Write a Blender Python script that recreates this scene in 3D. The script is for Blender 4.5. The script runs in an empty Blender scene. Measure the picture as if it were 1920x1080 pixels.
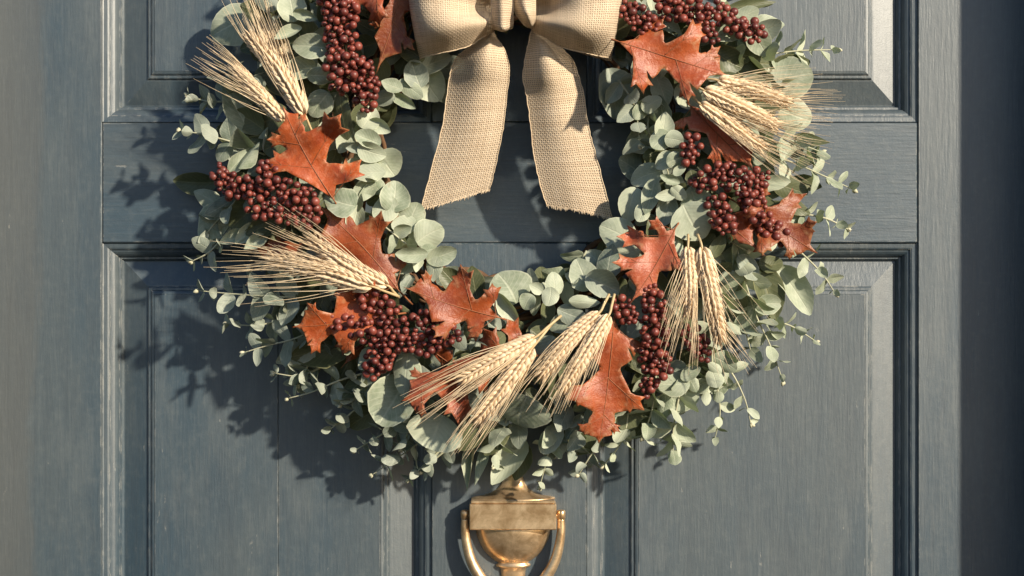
import bpy, math, random
from mathutils import Vector, Matrix
from mathutils.geometry import delaunay_2d_cdt

# ------------------------------------------------------------------ camera, sky, sun, exposure
S = 0.0005            # metres per photo pixel on the face of the door
D = 1.40              # camera distance from the face of the door
scene = bpy.context.scene
col = scene.collection

cam_data = bpy.data.cameras.new("camera")
cam_data.sensor_width = 36.0
cam_data.lens = 36.0 * D / (1920 * S)
cam_data.clip_start = 0.05
cam_data.clip_end = 200.0
cam = bpy.data.objects.new("camera", cam_data)
cam.location = (0, -D, 0)
cam.rotation_euler = (math.radians(90), 0, 0)
col.objects.link(cam)
scene.camera = cam

TO_SUN = Vector((1.0, -0.98, 0.57)).normalized()
SUN_EL = math.asin(TO_SUN.z)
SUN_AZ = math.atan2(TO_SUN.x, TO_SUN.y)          # clockwise from +Y

world = bpy.data.worlds.new("World")
scene.world = world
world.use_nodes = True
wn = world.node_tree
sky = wn.nodes.new("ShaderNodeTexSky")
sky.sky_type = 'NISHITA'
sky.sun_disc = False
sky.ozone_density = 3.8
sky.dust_density = 0.6
sky.sun_elevation = SUN_EL
sky.sun_rotation = SUN_AZ
bg = wn.nodes["Background"]
bg.inputs["Strength"].default_value = 0.086
wn.links.new(sky.outputs[0], bg.inputs[0])

sun_data = bpy.data.lights.new("sun", 'SUN')
sun_data.energy = 5.0
sun_data.angle = math.radians(2.0)
sun_data.color = (1.0, 0.88, 0.70)
sun = bpy.data.objects.new("sun", sun_data)
sun.rotation_euler = TO_SUN.to_track_quat('Z', 'Y').to_euler()
col.objects.link(sun)

scene.view_settings.view_transform = 'Standard'
scene.view_settings.look = 'None'
scene.view_settings.exposure = 0.46
scene.view_settings.gamma = 1.0

# ------------------------------------------------------------------ helpers
def P(px, py, d=0.0):
    """point that stands d metres in front of the door face"""
    k = (D - d) / D
    return Vector(((px - 960) * S * k, -d, (540 - py) * S * k))

def SZ(d):
    return S * (D - d) / D

ORIG = {}

def reg(o, origin, parent):
    ORIG[o.name] = Vector(origin)
    o.parent = parent
    o.location = Vector(origin) - (ORIG[parent.name] if parent else Vector((0, 0, 0)))

def empty(name, origin, parent=None):
    o = bpy.data.objects.new(name, None)
    o.empty_display_size = 0.02
    col.objects.link(o)
    reg(o, origin, parent)
    return o

def mesh_data(name, verts, faces, mat=None, smooth=True, uvs=None):
    me = bpy.data.meshes.new(name)
    me.from_pydata([tuple(v) for v in verts], [], faces)
    if uvs is not None:
        ul = me.uv_layers.new(name="UVMap")
        vi = [0] * len(me.loops)
        me.loops.foreach_get("vertex_index", vi)
        flat = []
        for i in vi:
            flat.extend(uvs[i])
        ul.data.foreach_set("uv", flat)
    if smooth:
        me.polygons.foreach_set("use_smooth", [True] * len(me.polygons))
    if mat:
        me.materials.append(mat)
    me.update()
    return me

def mk(name, verts, faces, mat, parent=None, origin=None, smooth=True, uvs=None):
    """one mesh object from world-space vertices"""
    if origin is None:
        n = len(verts)
        origin = Vector((sum(v[0] for v in verts) / n, sum(v[1] for v in verts) / n, sum(v[2] for v in verts) / n))
    origin = Vector(origin)
    me = mesh_data(name, [Vector(v) - origin for v in verts], faces, mat, smooth, uvs)
    o = bpy.data.objects.new(name, me)
    col.objects.link(o)
    reg(o, origin, parent)
    return o

def inst(name, me, M, parent):
    """object sharing mesh data, world matrix M, child of a translated parent"""
    o = bpy.data.objects.new(name, me)
    col.objects.link(o)
    o.parent = parent
    o.matrix_basis = Matrix.Translation(-ORIG[parent.name]) @ M
    return o

def tag(o, label, cat=None, group=None, kind=None):
    if label: o["label"] = label
    if cat: o["category"] = cat
    if group: o["group"] = group
    if kind: o["kind"] = kind
    return o

def catmull(pts, n):
    """n samples on a Catmull-Rom curve through vectors"""
    pts = [Vector(p) for p in pts]
    if len(pts) == 2:
        return [pts[0].lerp(pts[1], i / (n - 1)) for i in range(n)]
    ext = [pts[0] * 2 - pts[1]] + pts + [pts[-1] * 2 - pts[-2]]
    out = []
    m = len(pts) - 1
    for i in range(n):
        t = i / (n - 1) * m
        k = min(int(t), m - 1)
        f = t - k
        a, b, c, e = ext[k], ext[k + 1], ext[k + 2], ext[k + 3]
        out.append(0.5 * ((2 * b) + (c - a) * f + (2 * a - 5 * b + 4 * c - e) * f * f + (3 * b - a - 3 * c + e) * f ** 3))
    return out

class Geo:
    def __init__(self):
        self.v, self.f, self.uv = [], [], []
    def add(self, verts, faces, uvs=None):
        b = len(self.v)
        self.v.extend(verts)
        self.f.extend([tuple(i + b for i in f) for f in faces])
        self.uv.extend(uvs if uvs else [(0, 0)] * len(verts))
    def tube(self, pts, r0, r1=None, sides=5, cap=True):
        if r1 is None: r1 = r0
        n = len(pts)
        vs, fs, uv = [], [], []
        up = Vector((0.31, -0.83, 0.47))
        acc = 0.0
        for i, p in enumerate(pts):
            t = (pts[min(i + 1, n - 1)] - pts[max(i - 1, 0)])
            if t.length < 1e-9: t = Vector((0, 0, 1))
            t.normalize()
            a = t.cross(up)
            if a.length < 1e-4: a = t.cross(Vector((1, 0, 0)))
            a.normalize()
            b = t.cross(a)
            if i: acc += (pts[i] - pts[i - 1]).length
            f = i / (n - 1)
            r = r0(f) if callable(r0) else r0 + (r1 - r0) * f
            for s in range(sides):
                an = 2 * math.pi * s / sides
                vs.append(p + (a * math.cos(an) + b * math.sin(an)) * r)
                uv.append((s / sides, acc))
        for i in range(n - 1):
            for s in range(sides):
                s2 = (s + 1) % sides
                fs.append((i * sides + s, i * sides + s2, (i + 1) * sides + s2, (i + 1) * sides + s))
        if cap:
            fs.append(tuple(range(sides))[::-1])
            fs.append(tuple((n - 1) * sides + s for s in range(sides)))
        self.add(vs, fs, uv)
    def build(self, name, mat, parent=None, origin=None, smooth=True):
        return mk(name, self.v, self.f, mat, parent, origin, smooth, self.uv)

def box_geo(x0, x1, y0, y1, z0, z1, b=0.0012):
    """box with chamfered edges (real chamfers catch the light)"""
    import itertools
    g = Geo()
    vs, idx = [], {}
    xs, ys, zs = (x0, x1), (y0, y1), (z0, z1)
    for i, j, k in itertools.product((0, 1), repeat=3):
        c = Vector((xs[i], ys[j], zs[k]))
        for ax in range(3):
            v = c.copy()
            for a2, s in ((0, i), (1, j), (2, k)):
                if a2 != ax:
                    v[a2] += b if s == 0 else -b
            idx[(i, j, k, ax)] = len(vs)
            vs.append(v)
    F = []
    for ax in range(3):
        o = [a for a in range(3) if a != ax]
        for s in (0, 1):
            loop = []
            for p, q in ((0, 0), (1, 0), (1, 1), (0, 1)):
                c = [0, 0, 0]; c[ax] = s; c[o[0]] = p; c[o[1]] = q
                loop.append(idx[(*c, ax)])
            F.append(loop)
    for ax in range(3):           # edges along ax
        o = [a for a in range(3) if a != ax]
        for p in (0, 1):
            for q in (0, 1):
                c0 = [0, 0, 0]; c1 = [0, 0, 0]
                c0[o[0]] = c1[o[0]] = p; c0[o[1]] = c1[o[1]] = q; c1[ax] = 1
                F.append([idx[(*c0, o[0])], idx[(*c0, o[1])], idx[(*c1, o[1])], idx[(*c1, o[0])]])
    for i, j, k in itertools.product((0, 1), repeat=3):
        F.append([idx[(i, j, k, a)] for a in range(3)])
    ctr = Vector(((x0 + x1) / 2, (y0 + y1) / 2, (z0 + z1) / 2))
    FF = []
    for f in F:
        a, b_, c = vs[f[0]], vs[f[1]], vs[f[2]]
        nrm = (b_ - a).cross(c - a)
        mid = sum((vs[i] for i in f), Vector()) / len(f)
        FF.append(tuple(f) if nrm.dot(mid - ctr) > 0 else tuple(f[::-1]))
    g.add(vs, FF)
    return g

# ------------------------------------------------------------------ materials
def new_mat(name):
    m = bpy.data.materials.new(name)
    m.use_nodes = True
    nt = m.node_tree
    bs = nt.nodes["Principled BSDF"]
    return m, nt, bs

def N(nt, t, **kw):
    n = nt.nodes.new(t)
    for k, v in kw.items():
        setattr(n, k, v)
    return n

def setin(n, **kw):
    for k, v in kw.items():
        n.inputs[k.replace("_", " ")].default_value = v

def noise(nt, vec, scale, detail=4, rough=0.55, dist=0.0):
    n = N(nt, "ShaderNodeTexNoise")
    n.inputs["Scale"].default_value = scale
    n.inputs["Detail"].default_value = detail
    n.inputs["Roughness"].default_value = rough
    n.inputs["Distortion"].default_value = dist
    if vec is not None: nt.links.new(vec, n.inputs["Vector"])
    return n.outputs["Fac"]

def ramp(nt, fac, stops):
    r = N(nt, "ShaderNodeValToRGB")
    e = r.color_ramp.elements
    e[0].position, e[0].color = stops[0][0], (*stops[0][1], 1)
    e[1].position, e[1].color = stops[-1][0], (*stops[-1][1], 1)
    for p, c in stops[1:-1]:
        x = e.new(p); x.color = (*c, 1)
    nt.links.new(fac, r.inputs[0])
    return r.outputs[0]

def rampf(nt, fac, a, b):
    if a > b:
        return ramp(nt, fac, [(b, (1, 1, 1)), (a, (0, 0, 0))])
    return ramp(nt, fac, [(a, (0, 0, 0)), (b, (1, 1, 1))])

def mix(nt, fac, a, b, mode='MIX'):
    n = N(nt, "ShaderNodeMix", data_type='RGBA', blend_type=mode)
    for sock, val in ((n.inputs[0], fac), (n.inputs[6], a), (n.inputs[7], b)):
        if hasattr(val, "is_linked"): nt.links.new(val, sock)
        elif isinstance(val, (int, float)): sock.default_value = val
        else: sock.default_value = (*val, 1)
    return n.outputs[2]

def math_n(nt, op, a, b=0.0, c=None):
    n = N(nt, "ShaderNodeMath", operation=op)
    for i, v in enumerate((a, b, c)):
        if v is None: continue
        if hasattr(v, "is_linked"): nt.links.new(v, n.inputs[i])
        else: n.inputs[i].default_value = v
    return n.outputs[0]

def bump(nt, bs, h, strength=0.3, dist=0.001, prev=None):
    b = N(nt, "ShaderNodeBump")
    b.inputs["Strength"].default_value = strength
    b.inputs["Distance"].default_value = dist
    nt.links.new(h, b.inputs["Height"])
    if prev is not None: nt.links.new(prev, b.inputs["Normal"])
    if bs is not None: nt.links.new(b.outputs[0], bs.inputs["Normal"])
    return b.outputs[0]

def paint_material(name, horizontal=False, wear=1.0):
    """old slate-blue oil paint over grained timber, sun-bleached in streaks, chipped on the arrises"""
    m, nt, bs = new_mat(name)
    geo = N(nt, "ShaderNodeNewGeometry")
    mp = N(nt, "ShaderNodeMapping")
    nt.links.new(geo.outputs["Position"], mp.inputs["Vector"])
    mp.inputs["Scale"].default_value = (0.09, 1, 1) if horizontal else (1, 1, 0.09)
    mp2 = N(nt, "ShaderNodeMapping")
    nt.links.new(geo.outputs["Position"], mp2.inputs["Vector"])
    mp2.inputs["Scale"].default_value = (0.3, 1, 1) if horizontal else (1, 1, 0.3)
    grain = noise(nt, mp.outputs[0], 420, 5, 0.6)
    grain_b = noise(nt, mp.outputs[0], 120, 4, 0.6, 0.6)
    fine = noise(nt, geo.outputs["Position"], 900, 2, 0.5)
    patch = noise(nt, mp2.outputs[0], 5.5, 6, 0.62, 0.3)
    patch2 = noise(nt, mp2.outputs[0], 14, 6, 0.7, 0.2)
    blue, grey, pale = (0.029, 0.055, 0.077), (0.055, 0.075, 0.087), (0.118, 0.134, 0.136)
    c = mix(nt, rampf(nt, patch, 0.43, 0.57), blue, grey)
    c = mix(nt, math_n(nt, 'MULTIPLY', rampf(nt, patch2, 0.52, 0.66), 0.40), c, pale)
    mott = noise(nt, geo.outputs["Position"], 130, 5, 0.7)
    c = mix(nt, math_n(nt, 'MULTIPLY', rampf(nt, mott, 0.50, 0.72), 0.30), c, pale)
    c = mix(nt, math_n(nt, 'MULTIPLY', rampf(nt, mott, 0.46, 0.30), 0.30), c, (0.030, 0.045, 0.060))
    c = mix(nt, math_n(nt, 'MULTIPLY', rampf(nt, grain, 0.54, 0.80), 0.42), c, pale)
    c = mix(nt, math_n(nt, 'MULTIPLY', rampf(nt, grain_b, 0.52, 0.30), 0.35), c, (0.030, 0.043, 0.056))
    if not horizontal:        # a warmer taupe band down the left edge, border ragged and slanting
        sx = N(nt, "ShaderNodeSeparateXYZ"); nt.links.new(geo.outputs["Position"], sx.inputs[0])
        ed = math_n(nt, 'ADD', sx.outputs[0], math_n(nt, 'MULTIPLY', math_n(nt, 'SUBTRACT', patch2, 0.5), 0.07))
        ed = math_n(nt, 'ADD', ed, math_n(nt, 'MULTIPLY', sx.outputs[2], -0.028))
        ed = math_n(nt, 'ADD', ed, math_n(nt, 'MULTIPLY', math_n(nt, 'SUBTRACT', grain, 0.5), 0.02))
        c = mix(nt, math_n(nt, 'MULTIPLY', rampf(nt, math_n(nt, 'ADD', ed, 1.0), 0.560, 0.548), 0.40), c, (0.090, 0.087, 0.078))
    # chips on edges: bevel normal differs from the true normal next to an arris
    bv = N(nt, "ShaderNodeBevel"); bv.samples = 4
    bv.inputs["Radius"].default_value = 0.0016
    dt = N(nt, "ShaderNodeVectorMath", operation='DOT_PRODUCT')
    nt.links.new(bv.outputs[0], dt.inputs[0]); nt.links.new(geo.outputs["Normal"], dt.inputs[1])
    edge = rampf(nt, dt.outputs["Value"], 0.995, 0.90)
    chipn = rampf(nt, noise(nt, mp2.outputs[0], 170, 4, 0.7), 0.50, 0.60)
    chip = math_n(nt, 'MULTIPLY', math_n(nt, 'MULTIPLY', edge, chipn), 0.75 * wear)
    fl = rampf(nt, noise(nt, mp2.outputs[0], 75, 5, 0.72), 0.675, 0.70)
    chip = math_n(nt, 'MAXIMUM', chip, math_n(nt, 'MULTIPLY', fl, 0.32 * wear))
    c = mix(nt, chip, c, (0.40, 0.385, 0.34))
    nt.links.new(c, bs.inputs["Base Color"])
    rr = N(nt, "ShaderNodeMapRange")
    rr.inputs["To Min"].default_value = 0.43; rr.inputs["To Max"].default_value = 0.53
    nt.links.new(patch2, rr.inputs["Value"]); nt.links.new(rr.outputs[0], bs.inputs["Roughness"])
    bs.inputs["Specular IOR Level"].default_value = 1.0
    bs.inputs["Coat Weight"].default_value = 0.30
    bs.inputs["Coat Roughness"].default_value = 0.42
    b1 = bump(nt, None, grain, 0.26, 0.0010)
    b2 = bump(nt, None, grain_b, 0.16, 0.0014, b1)
    b3 = bump(nt, None, mott, 0.13, 0.0010, bump(nt, None, fine, 0.15, 0.0005, b2))
    bump(nt, bs, chip, 0.35, -0.0006, b3)
    return m

def leaf_material(name, c_dark, c_light, bloom, rim, rough=0.55, trans=0.14):
    m, nt, bs = new_mat(name)
    uv = N(nt, "ShaderNodeUVMap")
    sep = N(nt, "ShaderNodeSeparateXYZ"); nt.links.new(uv.outputs[0], sep.inputs[0])
    geo = N(nt, "ShaderNodeNewGeometry")
    oi = N(nt, "ShaderNodeObjectInfo")
    rnd = math_n(nt, 'FRACT', math_n(nt, 'ADD', oi.outputs["Random"], geo.outputs["Random Per Island"]))
    c = mix(nt, rnd, c_dark, c_light)
    nz = noise(nt, geo.outputs["Position"], 95, 5, 0.65)
    c = mix(nt, math_n(nt, 'MULTIPLY', rampf(nt, nz, 0.35, 0.72), 0.55), c, bloom)
    spots = rampf(nt, noise(nt, geo.outputs["Position"], 520, 3, 0.6), 0.66, 0.76)
    c = mix(nt, math_n(nt, 'MULTIPLY', spots, 0.35), c, c_dark)
    au = math_n(nt, 'ABSOLUTE', sep.outputs[0])
    vein = rampf(nt, au, 0.075, 0.02)
    c = mix(nt, math_n(nt, 'MULTIPLY', vein, 0.35), c, rim)
    # side veins, slanted towards the tip
    w = math_n(nt, 'SINE', math_n(nt, 'MULTIPLY', math_n(nt, 'SUBTRACT', sep.outputs[1], math_n(nt, 'MULTIPLY', au, 0.35)), 52.0))
    c = mix(nt, math_n(nt, 'MULTIPLY', rampf(nt, w, 0.80, 1.0), 0.20), c, rim)
    rust = rampf(nt, noise(nt, geo.outputs["Position"], 60, 5, 0.75), 0.64, 0.72)       # dry brown blemishes, mostly near the margin
    c = mix(nt, math_n(nt, 'MULTIPLY', math_n(nt, 'MULTIPLY', rust, rampf(nt, au, 0.25, 0.95)), 0.55), c, (0.24, 0.165, 0.085))
    edge = rampf(nt, au, 0.90, 0.985)
    c = mix(nt, math_n(nt, 'MULTIPLY', edge, 0.5), c, rim)
    c = mix(nt, math_n(nt, 'MULTIPLY', geo.outputs["Backfacing"], 0.35), c, bloom)
    nt.links.new(c, bs.inputs["Base Color"])
    bs.inputs["Roughness"].default_value = rough
    bs.inputs["Specular IOR Level"].default_value = 0.35
    h = math_n(nt, 'ADD', math_n(nt, 'MULTIPLY', vein, -0.6), math_n(nt, 'ADD', math_n(nt, 'MULTIPLY', nz, 0.8), math_n(nt, 'MULTIPLY', w, 0.05)))
    bump(nt, bs, h, 0.35, 0.0012)
    tr = N(nt, "ShaderNodeBsdfTranslucent")
    nt.links.new(mix(nt, 1.0, c, (0.85, 1.0, 0.45), 'MULTIPLY'), tr.inputs[0])
    ms = N(nt, "ShaderNodeMixShader"); ms.inputs[0].default_value = trans
    nt.links.new(bs.outputs[0], ms.inputs[1]); nt.links.new(tr.outputs[0], ms.inputs[2])
    nt.links.new(ms.outputs[0], nt.nodes["Material Output"].inputs[0])
    return m

def oak_material(name, c1, c2, c3):
    m, nt, bs = new_mat(name)
    geo = N(nt, "ShaderNodeNewGeometry"); oi = N(nt, "ShaderNodeObjectInfo")
    off = N(nt, "ShaderNodeVectorMath", operation='ADD')
    nt.links.new(geo.outputs["Position"], off.inputs[0]); nt.links.new(oi.outputs["Random"], off.inputs[1])
    n1 = noise(nt, off.outputs[0], 38, 5, 0.62, 0.4)
    n2 = noise(nt, off.outputs[0], 190, 4, 0.65)
    n3 = noise(nt, off.outputs[0], 700, 3, 0.6)
    c = mix(nt, rampf(nt, n1, 0.33, 0.66), c1, c2)
    c = mix(nt, math_n(nt, 'MULTIPLY', rampf(nt, n2, 0.5, 0.74), 0.6), c, c3)
    c = mix(nt, math_n(nt, 'MULTIPLY', rampf(nt, n3, 0.60, 0.70), 0.45), c, tuple(x * 0.45 for x in c1))
    uv = N(nt, "ShaderNodeUVMap"); sep = N(nt, "ShaderNodeSeparateXYZ"); nt.links.new(uv.outputs[0], sep.inputs[0])
    dry = math_n(nt, 'MULTIPLY', rampf(nt, sep.outputs[0], 0.16, 0.0), rampf(nt, n2, 0.38, 0.6))
    c = mix(nt, math_n(nt, 'MULTIPLY', dry, 0.5), c, (0.40, 0.24, 0.12))
    hsv = N(nt, "ShaderNodeHueSaturation")
    nt.links.new(c, hsv.inputs["Color"])
    nt.links.new(math_n(nt, 'ADD', math_n(nt, 'MULTIPLY', oi.outputs["Random"], 0.50), 0.72), hsv.inputs["Value"])
    nt.links.new(hsv.outputs[0], bs.inputs["Base Color"])
    bs.inputs["Roughness"].default_value = 0.42
    bs.inputs["Specular IOR Level"].default_value = 0.5
    bump(nt, bs, math_n(nt, 'ADD', n2, math_n(nt, 'MULTIPLY', n3, 0.5)), 0.5, 0.0012)
    tr = N(nt, "ShaderNodeBsdfTranslucent"); nt.links.new(hsv.outputs[0], tr.inputs[0])
    ms = N(nt, "ShaderNodeMixShader"); ms.inputs[0].default_value = 0.12
    nt.links.new(bs.outputs[0], ms.inputs[1]); nt.links.new(tr.outputs[0], ms.inputs[2])
    nt.links.new(ms.outputs[0], nt.nodes["Material Output"].inputs[0])
    return m

def simple_material(name, c1, c2, scale=200, rough=0.6, bumps=0.3, stretch=None, spec=0.4):
    m, nt, bs = new_mat(name)
    geo = N(nt, "ShaderNodeNewGeometry"); oi = N(nt, "ShaderNodeObjectInfo")
    off = N(nt, "ShaderNodeVectorMath", operation='ADD')
    nt.links.new(geo.outputs["Position"], off.inputs[0]); nt.links.new(oi.outputs["Random"], off.inputs[1])
    nz = noise(nt, off.outputs[0], scale, 4, 0.6)
    rnd = math_n(nt, 'FRACT', math_n(nt, 'ADD', oi.outputs["Random"], geo.outputs["Random Per Island"]))
    f = math_n(nt, 'ADD', math_n(nt, 'MULTIPLY', rampf(nt, nz, 0.3, 0.7), 0.6), math_n(nt, 'MULTIPLY', rnd, 0.4))
    nt.links.new(mix(nt, f, c1, c2), bs.inputs["Base Color"])
    bs.inputs["Roughness"].default_value = rough
    bs.inputs["Specular IOR Level"].default_value = spec
    if bumps: bump(nt, bs, nz, bumps, 0.0008)
    return m

def berry_material():
    m, nt, bs = new_mat("dried_berry_skin")
    tc = N(nt, "ShaderNodeTexCoord"); oi = N(nt, "ShaderNodeObjectInfo"); geo = N(nt, "ShaderNodeNewGeometry")
    sep = N(nt, "ShaderNodeSeparateXYZ"); nt.links.new(tc.outputs["Object"], sep.inputs[0])
    rnd = math_n(nt, 'FRACT', math_n(nt, 'ADD', oi.outputs["Random"], geo.outputs["Random Per Island"]))
    nz = noise(nt, geo.outputs["Position"], 330, 4, 0.6)
    c = mix(nt, rnd, (0.075, 0.011, 0.011), (0.235, 0.050, 0.034))
    c = mix(nt, math_n(nt, 'MULTIPLY', rampf(nt, nz, 0.45, 0.75), 0.5), c, (0.26, 0.09, 0.06))
    pole = rampf(nt, sep.outputs[2], 0.90, 0.97)
    c = mix(nt, pole, c, (0.02, 0.010, 0.008))
    nt.links.new(c, bs.inputs["Base Color"])
    bs.inputs["Roughness"].default_value = 0.44
    bs.inputs["Specular IOR Level"].default_value = 0.55
    bump(nt, bs, nz, 0.25, 0.0008)
    return m

def burlap_material():
    m, nt, bs = new_mat("burlap_weave")
    uv = N(nt, "ShaderNodeUVMap"); sep = N(nt, "ShaderNodeSeparateXYZ")
    geo = N(nt, "ShaderNodeNewGeometry")
    wob = N(nt, "ShaderNodeTexNoise"); wob.inputs["Scale"].default_value = 130; wob.inputs["Detail"].default_value = 2
    nt.links.new(uv.outputs[0], wob.inputs["Vector"])
    sc = N(nt, "ShaderNodeVectorMath", operation='MULTIPLY_ADD')
    nt.links.new(wob.outputs["Color"], sc.inputs[0]); sc.inputs[1].default_value = (0.0011, 0.0011, 0)
    nt.links.new(uv.outputs[0], sc.inputs[2])
    nt.links.new(sc.outputs[0], sep.inputs[0])
    pitch = 0.00205
    k = math.pi / pitch
    su = math_n(nt, 'ABSOLUTE', math_n(nt, 'SINE', math_n(nt, 'MULTIPLY', sep.outputs[0], k)))
    sv = math_n(nt, 'ABSOLUTE', math_n(nt, 'SINE', math_n(nt, 'MULTIPLY', sep.outputs[1], k)))
    # over-under checker of the plain weave
    chk = math_n(nt, 'MULTIPLY', math_n(nt, 'SINE', math_n(nt, 'MULTIPLY', sep.outputs[0], k)), math_n(nt, 'SINE', math_n(nt, 'MULTIPLY', sep.outputs[1], k)))
    h = math_n(nt, 'MAXIMUM', su, sv)
    hole = rampf(nt, h, 0.62, 0.48)
    fib = noise(nt, uv.outputs[0], 1500, 4, 0.7)
    slub = noise(nt, uv.outputs[0], 70, 4, 0.65)
    c = mix(nt, rampf(nt, fib, 0.3, 0.7), (0.47, 0.35, 0.24), (0.74, 0.605, 0.445))
    c = mix(nt, math_n(nt, 'MULTIPLY', rampf(nt, slub, 0.45, 0.75), 0.5), c, (0.72, 0.58, 0.41))
    c = mix(nt, math_n(nt, 'MULTIPLY', rampf(nt, h, 0.85, 0.45), 0.45), c, (0.20, 0.125, 0.06))
    for sx_, sy_ in ((490.0, 14.0), (14.0, 490.0)):       # yarns of uneven shade, lengthwise and across
        mpy = N(nt, "ShaderNodeMapping"); mpy.inputs["Scale"].default_value = (sx_, sy_, 1)
        nt.links.new(uv.outputs[0], mpy.inputs["Vector"])
        y_ = noise(nt, mpy.outputs[0], 1.0, 2, 0.5)
        c = mix(nt, math_n(nt, 'MULTIPLY', rampf(nt, y_, 0.50, 0.30), 0.28), c, (0.36, 0.26, 0.165))
        c = mix(nt, math_n(nt, 'MULTIPLY', rampf(nt, y_, 0.52, 0.72), 0.28), c, (0.80, 0.67, 0.51))
    nt.links.new(c, bs.inputs["Base Color"])
    bs.inputs["Roughness"].default_value = 0.9
    bs.inputs["Specular IOR Level"].default_value = 0.15
    hh = math_n(nt, 'ADD', math_n(nt, 'ADD', h, math_n(nt, 'MULTIPLY', chk, 0.3)), math_n(nt, 'MULTIPLY', fib, 0.5))
    bump(nt, bs, hh, 0.5, 0.0007)
    tp = N(nt, "ShaderNodeBsdfTransparent")
    ms = N(nt, "ShaderNodeMixShader")
    nt.links.new(math_n(nt, 'MULTIPLY', hole, 0.85), ms.inputs[0])
    nt.links.new(bs.outputs[0], ms.inputs[1]); nt.links.new(tp.outputs[0], ms.inputs[2])
    nt.links.new(ms.outputs[0], nt.nodes["Material Output"].inputs[0])
    return m

def brass_material():
    m, nt, bs = new_mat("aged_brass")
    geo = N(nt, "ShaderNodeNewGeometry")
    n1 = noise(nt, geo.outputs["Position"], 55, 6, 0.65, 0.5)
    n2 = noise(nt, geo.outputs["Position"], 420, 4, 0.65)
    c = mix(nt, rampf(nt, n1, 0.34, 0.66), (0.50, 0.32, 0.165), (0.93, 0.69, 0.43))
    c = mix(nt, math_n(nt, 'MULTIPLY', rampf(nt, n2, 0.56, 0.72), 0.4), c, (0.34, 0.22, 0.12))
    nt.links.new(c, bs.inputs["Base Color"])
    bs.inputs["Metallic"].default_value = 0.80
    rr = N(nt, "ShaderNodeMapRange"); rr.inputs["To Min"].default_value = 0.24; rr.inputs["To Max"].default_value = 0.42
    nt.links.new(n1, rr.inputs["Value"]); nt.links.new(rr.outputs[0], bs.inputs["Roughness"])
    bump(nt, bs, n2, 0.10, 0.0006)
    return m

M_STILE = paint_material("weathered_blue_paint_upright")
M_RAIL = paint_material("weathered_blue_paint_crosswise", True)
M_EUC = leaf_material("eucalyptus_silver", (0.19, 0.235, 0.155), (0.44, 0.48, 0.36), (0.57, 0.60, 0.48), (0.66, 0.67, 0.52))
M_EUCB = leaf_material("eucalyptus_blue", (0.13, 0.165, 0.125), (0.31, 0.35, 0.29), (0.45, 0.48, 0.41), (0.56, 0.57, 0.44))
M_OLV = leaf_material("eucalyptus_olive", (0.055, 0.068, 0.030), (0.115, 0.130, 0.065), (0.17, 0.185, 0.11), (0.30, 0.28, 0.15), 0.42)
M_OAK = oak_material("oak_leaf_orange", (0.25, 0.040, 0.010), (0.45, 0.098, 0.025), (0.51, 0.190, 0.100))
M_OAKB = oak_material("oak_leaf_russet", (0.15, 0.028, 0.009), (0.29, 0.062, 0.016), (0.33, 0.11, 0.042))
M_OAKR = oak_material("oak_leaf_red", (0.29, 0.055, 0.020), (0.47, 0.120, 0.055), (0.54, 0.225, 0.14))
M_VEIN = simple_material("oak_leaf_vein", (0.20, 0.06, 0.022), (0.36, 0.14, 0.06), 300, 0.5, 0.2)
M_BERRY = berry_material()
M_STEM = simple_material("sprig_stem", (0.33, 0.34, 0.23), (0.52, 0.50, 0.36), 150, 0.6, 0.3)
M_BUD = simple_material("sprig_bud", (0.45, 0.45, 0.30), (0.66, 0.60, 0.45), 300, 0.6, 0.3)
M_BSTEM = simple_material("berry_stem", (0.10, 0.06, 0.03), (0.30, 0.22, 0.12), 200, 0.7, 0.4)
M_KERN = simple_material("wheat_kernel", (0.56, 0.40, 0.24), (0.84, 0.675, 0.475), 260, 0.55, 0.5)
M_AWN = simple_material("wheat_awn", (0.58, 0.43, 0.26), (0.84, 0.69, 0.48), 60, 0.5, 0.0)
M_STRAW = simple_material("wheat_straw", (0.42, 0.30, 0.15), (0.60, 0.46, 0.26), 90, 0.5, 0.3)
M_VINE = simple_material("grapevine_bark", (0.055, 0.028, 0.014), (0.20, 0.105, 0.050), 130, 0.8, 0.8)
M_BURLAP = burlap_material()
M_JUTE = simple_material("jute_thread", (0.55, 0.42, 0.28), (0.78, 0.64, 0.47), 300, 0.9, 0.3)
M_BRASS = brass_material()

# ------------------------------------------------------------------ the door and its frame
XL, XR = -28, 1940            # door edges in photo pixels
TOPY, BOTY = -1360, 2700      # top and bottom edges of the door
def X(px): return (px - 960) * S
def Z(py): return (540 - py) * S

door = empty("panelled_door", (X(956), 0.02, Z(BOTY)))
tag(door, "old slate blue painted panelled door with weathered grain behind the wreath", "door")
TH = 0.045
ST_L, ST_R = 191, 1721        # inner edges of the stiles
MU_L, MU_R = 809, 1101        # edges of the middle muntin
RL_T, RL_B = 229, 455         # lock rail
BR_T = 2250                   # bottom rail
TR_B = -1130                  # top rail
def board(name, x0, x1, y0, y1, mat, parent=door, yf=0.0, yb=TH, b=0.0010):
    o = box_geo(X(x0), X(x1), yf, yb, Z(y1), Z(y0), b).build(name, mat, parent, smooth=False)
    return o
g = 0.5
board("stile", XL, ST_L, TOPY, BOTY, M_STILE)
board("stile", ST_R, XR, TOPY, BOTY, M_STILE)
board("rail", ST_L + g, ST_R - g, RL_T, RL_B, M_RAIL, yf=0.0006)
board("rail", ST_L + g, ST_R - g, TOPY, TR_B, M_RAIL, yf=0.0006)
board("rail", ST_L + g, ST_R - g, BR_T, BOTY, M_RAIL, yf=0.0006)
board("muntin", MU_L, MU_R, RL_B + 0.5, BR_T - 0.5, M_STILE, yf=0.0003)
board("muntin", MU_L, MU_R, TR_B + 0.5, RL_T - 0.5, M_STILE, yf=0.0003)

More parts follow.
